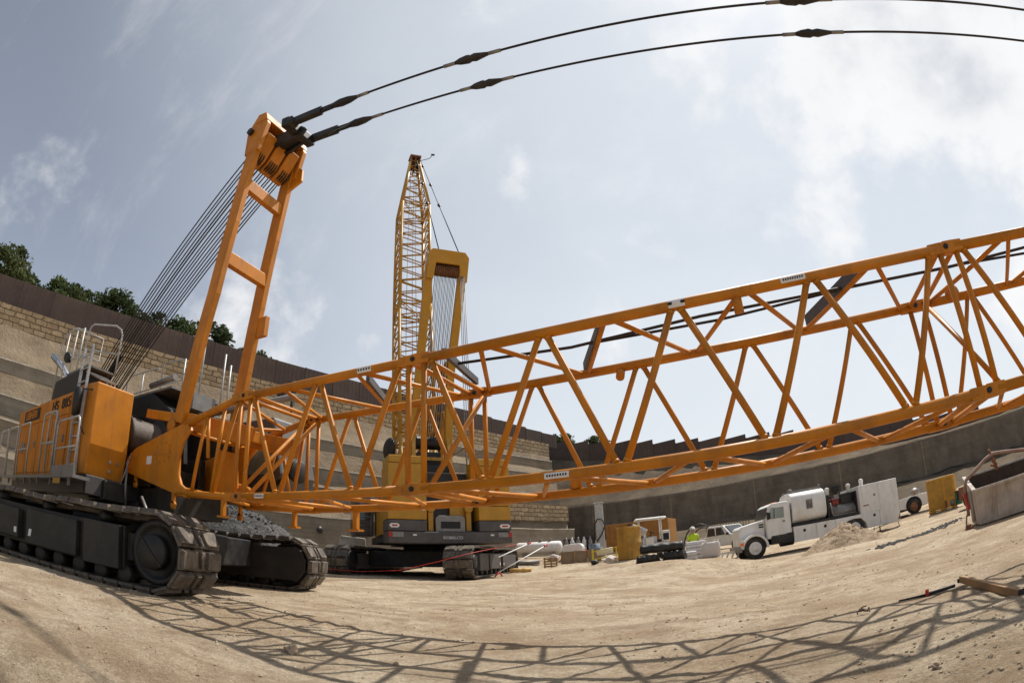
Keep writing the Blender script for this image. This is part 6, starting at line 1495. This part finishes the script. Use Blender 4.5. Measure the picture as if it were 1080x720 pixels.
def right_side():
    t = oneoff('tool_cabinet', 'yellow steel tool cabinet on skids at the right, with a green drum before it', 'cabinet', at(9.75, 27.4), -.45)
    m = MB(); m.box((-.75, -.5, .12), (.75, .5, 1.62)); b = m.build('cabinet_body', mat('cabinet_yellow', (.55, .27, .02), .5, .12, 3, dirt=(.3, .18, .07), dirt_amt=.4), t, bevel=.02)
    m = MB(); m.box((.22, -.52, .6), (.62, -.5, 1.5)); m.build('louvre', YELLOW_OLD, b); m = MB(); m.box((-.7, -.515, .2), (.12, -.5, 1.55)); m.build('door', YELLOW_OLD, b, bevel=.01)
    m = MB()
    for x in (-.7, -.1, .5): m.box((x, -.75, 0), (x+.2, .5, .12))
    m.box((-.75, -.8, .04), (.78, -.5, .10)); m.build('skid', YELLOW, t)
    p = Vector((math.cos(-.45), math.sin(-.45), 0)); q = Vector((math.sin(.45), -math.cos(.45), 0)); c = Vector((9.75, 27.4, ground(9.75, 27.4)))
    e = c+p*.35+q*.68
    t = oneoff('drum', 'green plastic drum standing in front of the yellow cabinet', 'drum', (e.x, e.y, e.z+.11)); m = MB(); m.lathe((0, 0, 0), (0, 0, 1), [(0, .18), (.02, .2), (.28, .195), (.3, .205), (.32, .195), (.55, .2), (.6, .17), (.6, .02)], 20); m.build('drum_body', GREEN, t); m = MB(); m.lathe((0, 0, .6), (0, 0, 1), [(0, .2), (.05, .2), (.05, .02)], 16); m.build('lid', INK, t)
    e = c+p*.02+q*.66
    t = oneoff('bucket', 'dull grey bucket between the green drum and the red can', 'bucket', (e.x, e.y, e.z+.11)); m = MB(); m.lathe((0, 0, 0), (0, 0, 1), [(0, .13), (.3, .17), (.3, .15), (.03, .11)], 18); m.build('pail', STEELD, t); m = MB(); m.path([(-.16, 0, .29), (-.1, 0, .42), (.1, 0, .42), (.16, 0, .29)], .012, 6); m.build('handle', STEELD, t)
    e = c-p*.28+q*.66
    t = oneoff('fuel_can', 'rust red can left of the dull grey bucket in front of the yellow cabinet', 'can', (e.x, e.y, e.z+.11)); m = MB(); m.box((-.13, -.09, 0), (.13, .09, .36)); m.build('can_body', RUST, t, bevel=.03); m = MB(); m.path([(-.08, 0, .36), (-.08, 0, .42), (.08, 0, .42), (.08, 0, .36)], .018, 6); m.build('handle', RUST, t)
    # white trailer
    t = oneoff('trailer', 'white utility trailer with one dark wheel, left of the yellow cabinet', 'trailer', at(9.4, 31.6), -.35)
    m = MB(); m.prism([(-.85, -.75, .35), (1.6, -.75, .35), (1.6, -.75, .95), (.55, -.75, .95), (.55, -.75, .98), (-.85, -.75, .92)], (0, 1.5, 0)); b = m.build('trailer_body', WHITE, t, bevel=.03)
    m = MB(); m.lathe((0, -.765, .45), (0, 1, 0), [(0, .02), (0, .48), (.02, .48), (.02, .02)], 20); m.build('wheel_arch', INK, b); wheel(t, (0, -.7, .38), (0, -1, 0), .38, .22, hubmat=RUST); wheel(t, (0, .7, .38), (0, 1, 0), .38, .22, hubmat=RUST)
    m = MB(); m.lathe((.1, 0, .95), (0, 0, 1), [(0, .3), (.25, .28), (.42, .1), (.42, .02)], 18); m.build('load', STEELD, t); m = MB(); m.lathe((.1, -.35, .95), (0, 0, 1), [(0, .12), (.22, .12), (.3, .05)], 14); m.build('bottle', WOOD, t)
    m = MB(); m.path([(1.2, -.7, .9), (1.2, -.7, 1.5), (1.6, -.7, 1.5), (1.6, -.7, .9)], .035, 6); m.tube((1.6, 0, .45), (2.3, 0, .42), .05, 8); m.build('rack', WHITE, t)
    # compressor cart
    t = oneoff('compressor_cart', 'dark red wheeled compressor half hidden behind the skip bucket', 'compressor', at(10.1, 24.4), -.5)
    m = MB(); m.box((-.5, -.4, .4), (.6, .4, 1.0)); m.build('casing', RUST, t, bevel=.06); wheel(t, (.05, -.5, .36), (0, -1, 0), .36, .2, hubmat=STEELD); wheel(t, (.05, .5, .36), (0, 1, 0), .36, .2, hubmat=STEELD)
    m = MB(); m.path([(.35, -.45, .5), (.4, -.47, 1.0), (.25, -.47, 1.15), (0, -.45, 1.05)], .05, 8); m.tube((-.1, -.4, 1.0), (-.05, -.4, 1.25), .05, 8); m.build('pipework', WHITE2, t)
    m = MB(); m.box((-.62, -.3, .45), (-.5, .3, .9)); m.build('radiator', BLACK, t)
    t = oneoff('barrel', 'bright blue barrel behind the skip bucket at the right edge', 'barrel', at(9.25, 16.1, .42)); m = MB(); m.lathe((0, 0, 0), (0, 0, 1), [(0, .27), (.02, .29), (.3, .3), (.6, .3), (.88, .29), (.9, .02)], 24); m.build('barrel_body', BLUE, t); 
    m = MB(); m.box((-.4, -.4, -.42), (.4, .4, -.02)); m.build('stand', WOOD, t)
    # grating panels and hose hoops by the far wall
    t = oneoff('steel_grating', 'dark steel grating panels leaning by the far wall behind the white pickup', 'grating', at(-2.0, 41.8, .2), .1); m = MB()
    for k in range(16): m.box((-1.6+k*.21, 0, 0), (-1.56+k*.21, .05, 1.35))
    for z in (0, .65, 1.3): m.box((-1.62, -.01, z), (1.62, .04, z+.05))
    m.build('bars', CHARC, t)
    t = oneoff('hose_coil', 'big loops of dark hose standing by the far wall left of the pickup', 'hose', at(-4.0, 40.6, .0), .1); m = MB()
    for q, (R0, x) in enumerate(((1.15, 0), (.95, .3))):
        m.path([(x+R0*math.cos(a), .05*q, .1+1.35*R0*math.sin(a)) for a in [math.pi*k/18 for k in range(19)]], .05, 8)
    m.build('loops', BLACK, t)
    t = oneoff('barrier', 'low white lattice barrier right of the bulk bag', 'barrier', at(-1.75, 27.2, -.05), .15); m = MB()
    for z in (.08, .42): m.beam((-.8, 0, z), (.8, 0, z), .05, .10)
    for k in range(7): m.beam((-.8+k*.26, 0, .08), (-.66+k*.26, 0, .42), .04, .08)
    m.build('lattice', WHITE2, t); m = MB(); m.box((-.7, -.2, 0), (-.6, .2, .06)); m.box((.6, -.2, 0), (.7, .2, .06)); m.build('foot', WHITE2, t)
    # work lamp on the slope and on the lower wall, seen as small dark blobs
    p = LW(26.9, 14.5, 2.35); t = oneoff('wall_lamp', 'small round dark lamp fixed on the low grey wall left of the yellow crane', 'lamp', p, AZ); m = MB(); m.lathe((0, 0, 0), (-NV.x, -NV.y, 0), [(0, .05), (.02, .16), (.14, .2), (.16, .05)], 14); m.build('lamp_body', BLACK, t)
    t.rotation_euler = (0, 0, 0)
    p = WA+WE*28.5+WN*-.35; t = oneoff('wall_lamp', 'small dark floodlight on the far dark wall above the pickup', 'lamp', (p.x, p.y, 3.4)); m = MB(); m.box((-.3, -.1, -.22), (.3, .15, .22)); m.tube((0, .1, -.2), (0, .3, -.9), .04, 6); m.build('lamp_body', BLACK, t)
    t = oneoff('cable', 'black cable sagging along the foot of the far dark wall', 'cable', WA+WE*30+WN*-1+Vector((0, 0, 2.6))); O = Vector(t.location); m = MB()
    m.path([WA+WE*(22+k)+WN*(-.35)+Vector((0, 0, 2.75-.22*abs(math.sin(k*.55))))-O for k in range(34)], .05, 6); m.build('cable_run', BLACK, t)
right_side()

def clutter():
    rnd = random.Random(21)
    spots = [(-6.0, 22.9, 'white sack slumped by the left foot of the ochre tank', 'sack', BAG), (-6.4, 21.9, 'small dark heap of rags left of the ochre tank base', 'rag heap', BLACK),
             (-3.9, 25.4, 'white sack behind the long black plastic roll', 'sack', BAG), (-10.3, 27.9, 'white sack between the long white tank and the boxy water tank', 'sack', BAG)]
    for k, (x, y, lab, cat, mt) in enumerate(spots):
        vs, fs = rough_rock(.26 if mt is BAG else .16, 60+k*3, .6, 3, .45); m = MB(); m.add(vs, fs, True); o = m.build(cat.replace(' ', '_'), mt); o.location = (x, y, ground(x, y)+.1); tag(o, lab, cat)
    # concrete kerb blocks and pipes along the foot of the low wall
    for k, (x, y, rz, L, lab) in enumerate(((-11.6, 26.6, .2, 1.9, 'grey steel pipe lying in front of the long white tank'), (-6.6, 25.6, -.1, 1.5, 'pale plastic pipe lying behind the yellow trestle'), (7.6, 31.0, -.3, 2.2, 'dark steel pipe lying left of the white utility trailer'))):
        t = oneoff('pipe', lab, 'pipe', at(x, y, .1), rz); m = MB(); m.lathe((-L/2, 0, 0), (1, 0, 0), [(0, .07), (0, .10), (L, .10), (L, .07)], 16); m.build('pipe_body', (STEELD, WHITE2, BLACK)[k], t)
        m = MB(); m.lathe((-L/2-.03, 0, 0), (1, 0, 0), [(0, .08), (0, .14), (.05, .14), (.05, .08)], 16); m.build('flange', STEELD, t)
    t = oneoff('gas_bottle_rack', 'low dark rack of pale gas bottles by the foot of the grey steel column', 'bottle rack', at(-10.2, 31.8), .2)
    m = MB(); m.box((-.9, -.3, 0), (.9, .3, .08)); m.box((-.9, .25, .08), (.9, .3, 1.2)); m.beam((-.9, -.28, .7), (.9, -.28, .7), .04, .05); m.build('rack_frame', BLACK, t)
    for k in range(5):
        b = MB(); b.lathe((-.7+k*.35, 0, .08), (0, 0, 1), [(0, .1), (.02, .12), (.95, .12), (1.08, .06), (1.2, .04), (1.2, .01)], 16); b.build('gas_bottle', WHITE2 if k % 2 else STEELD, t)
clutter()
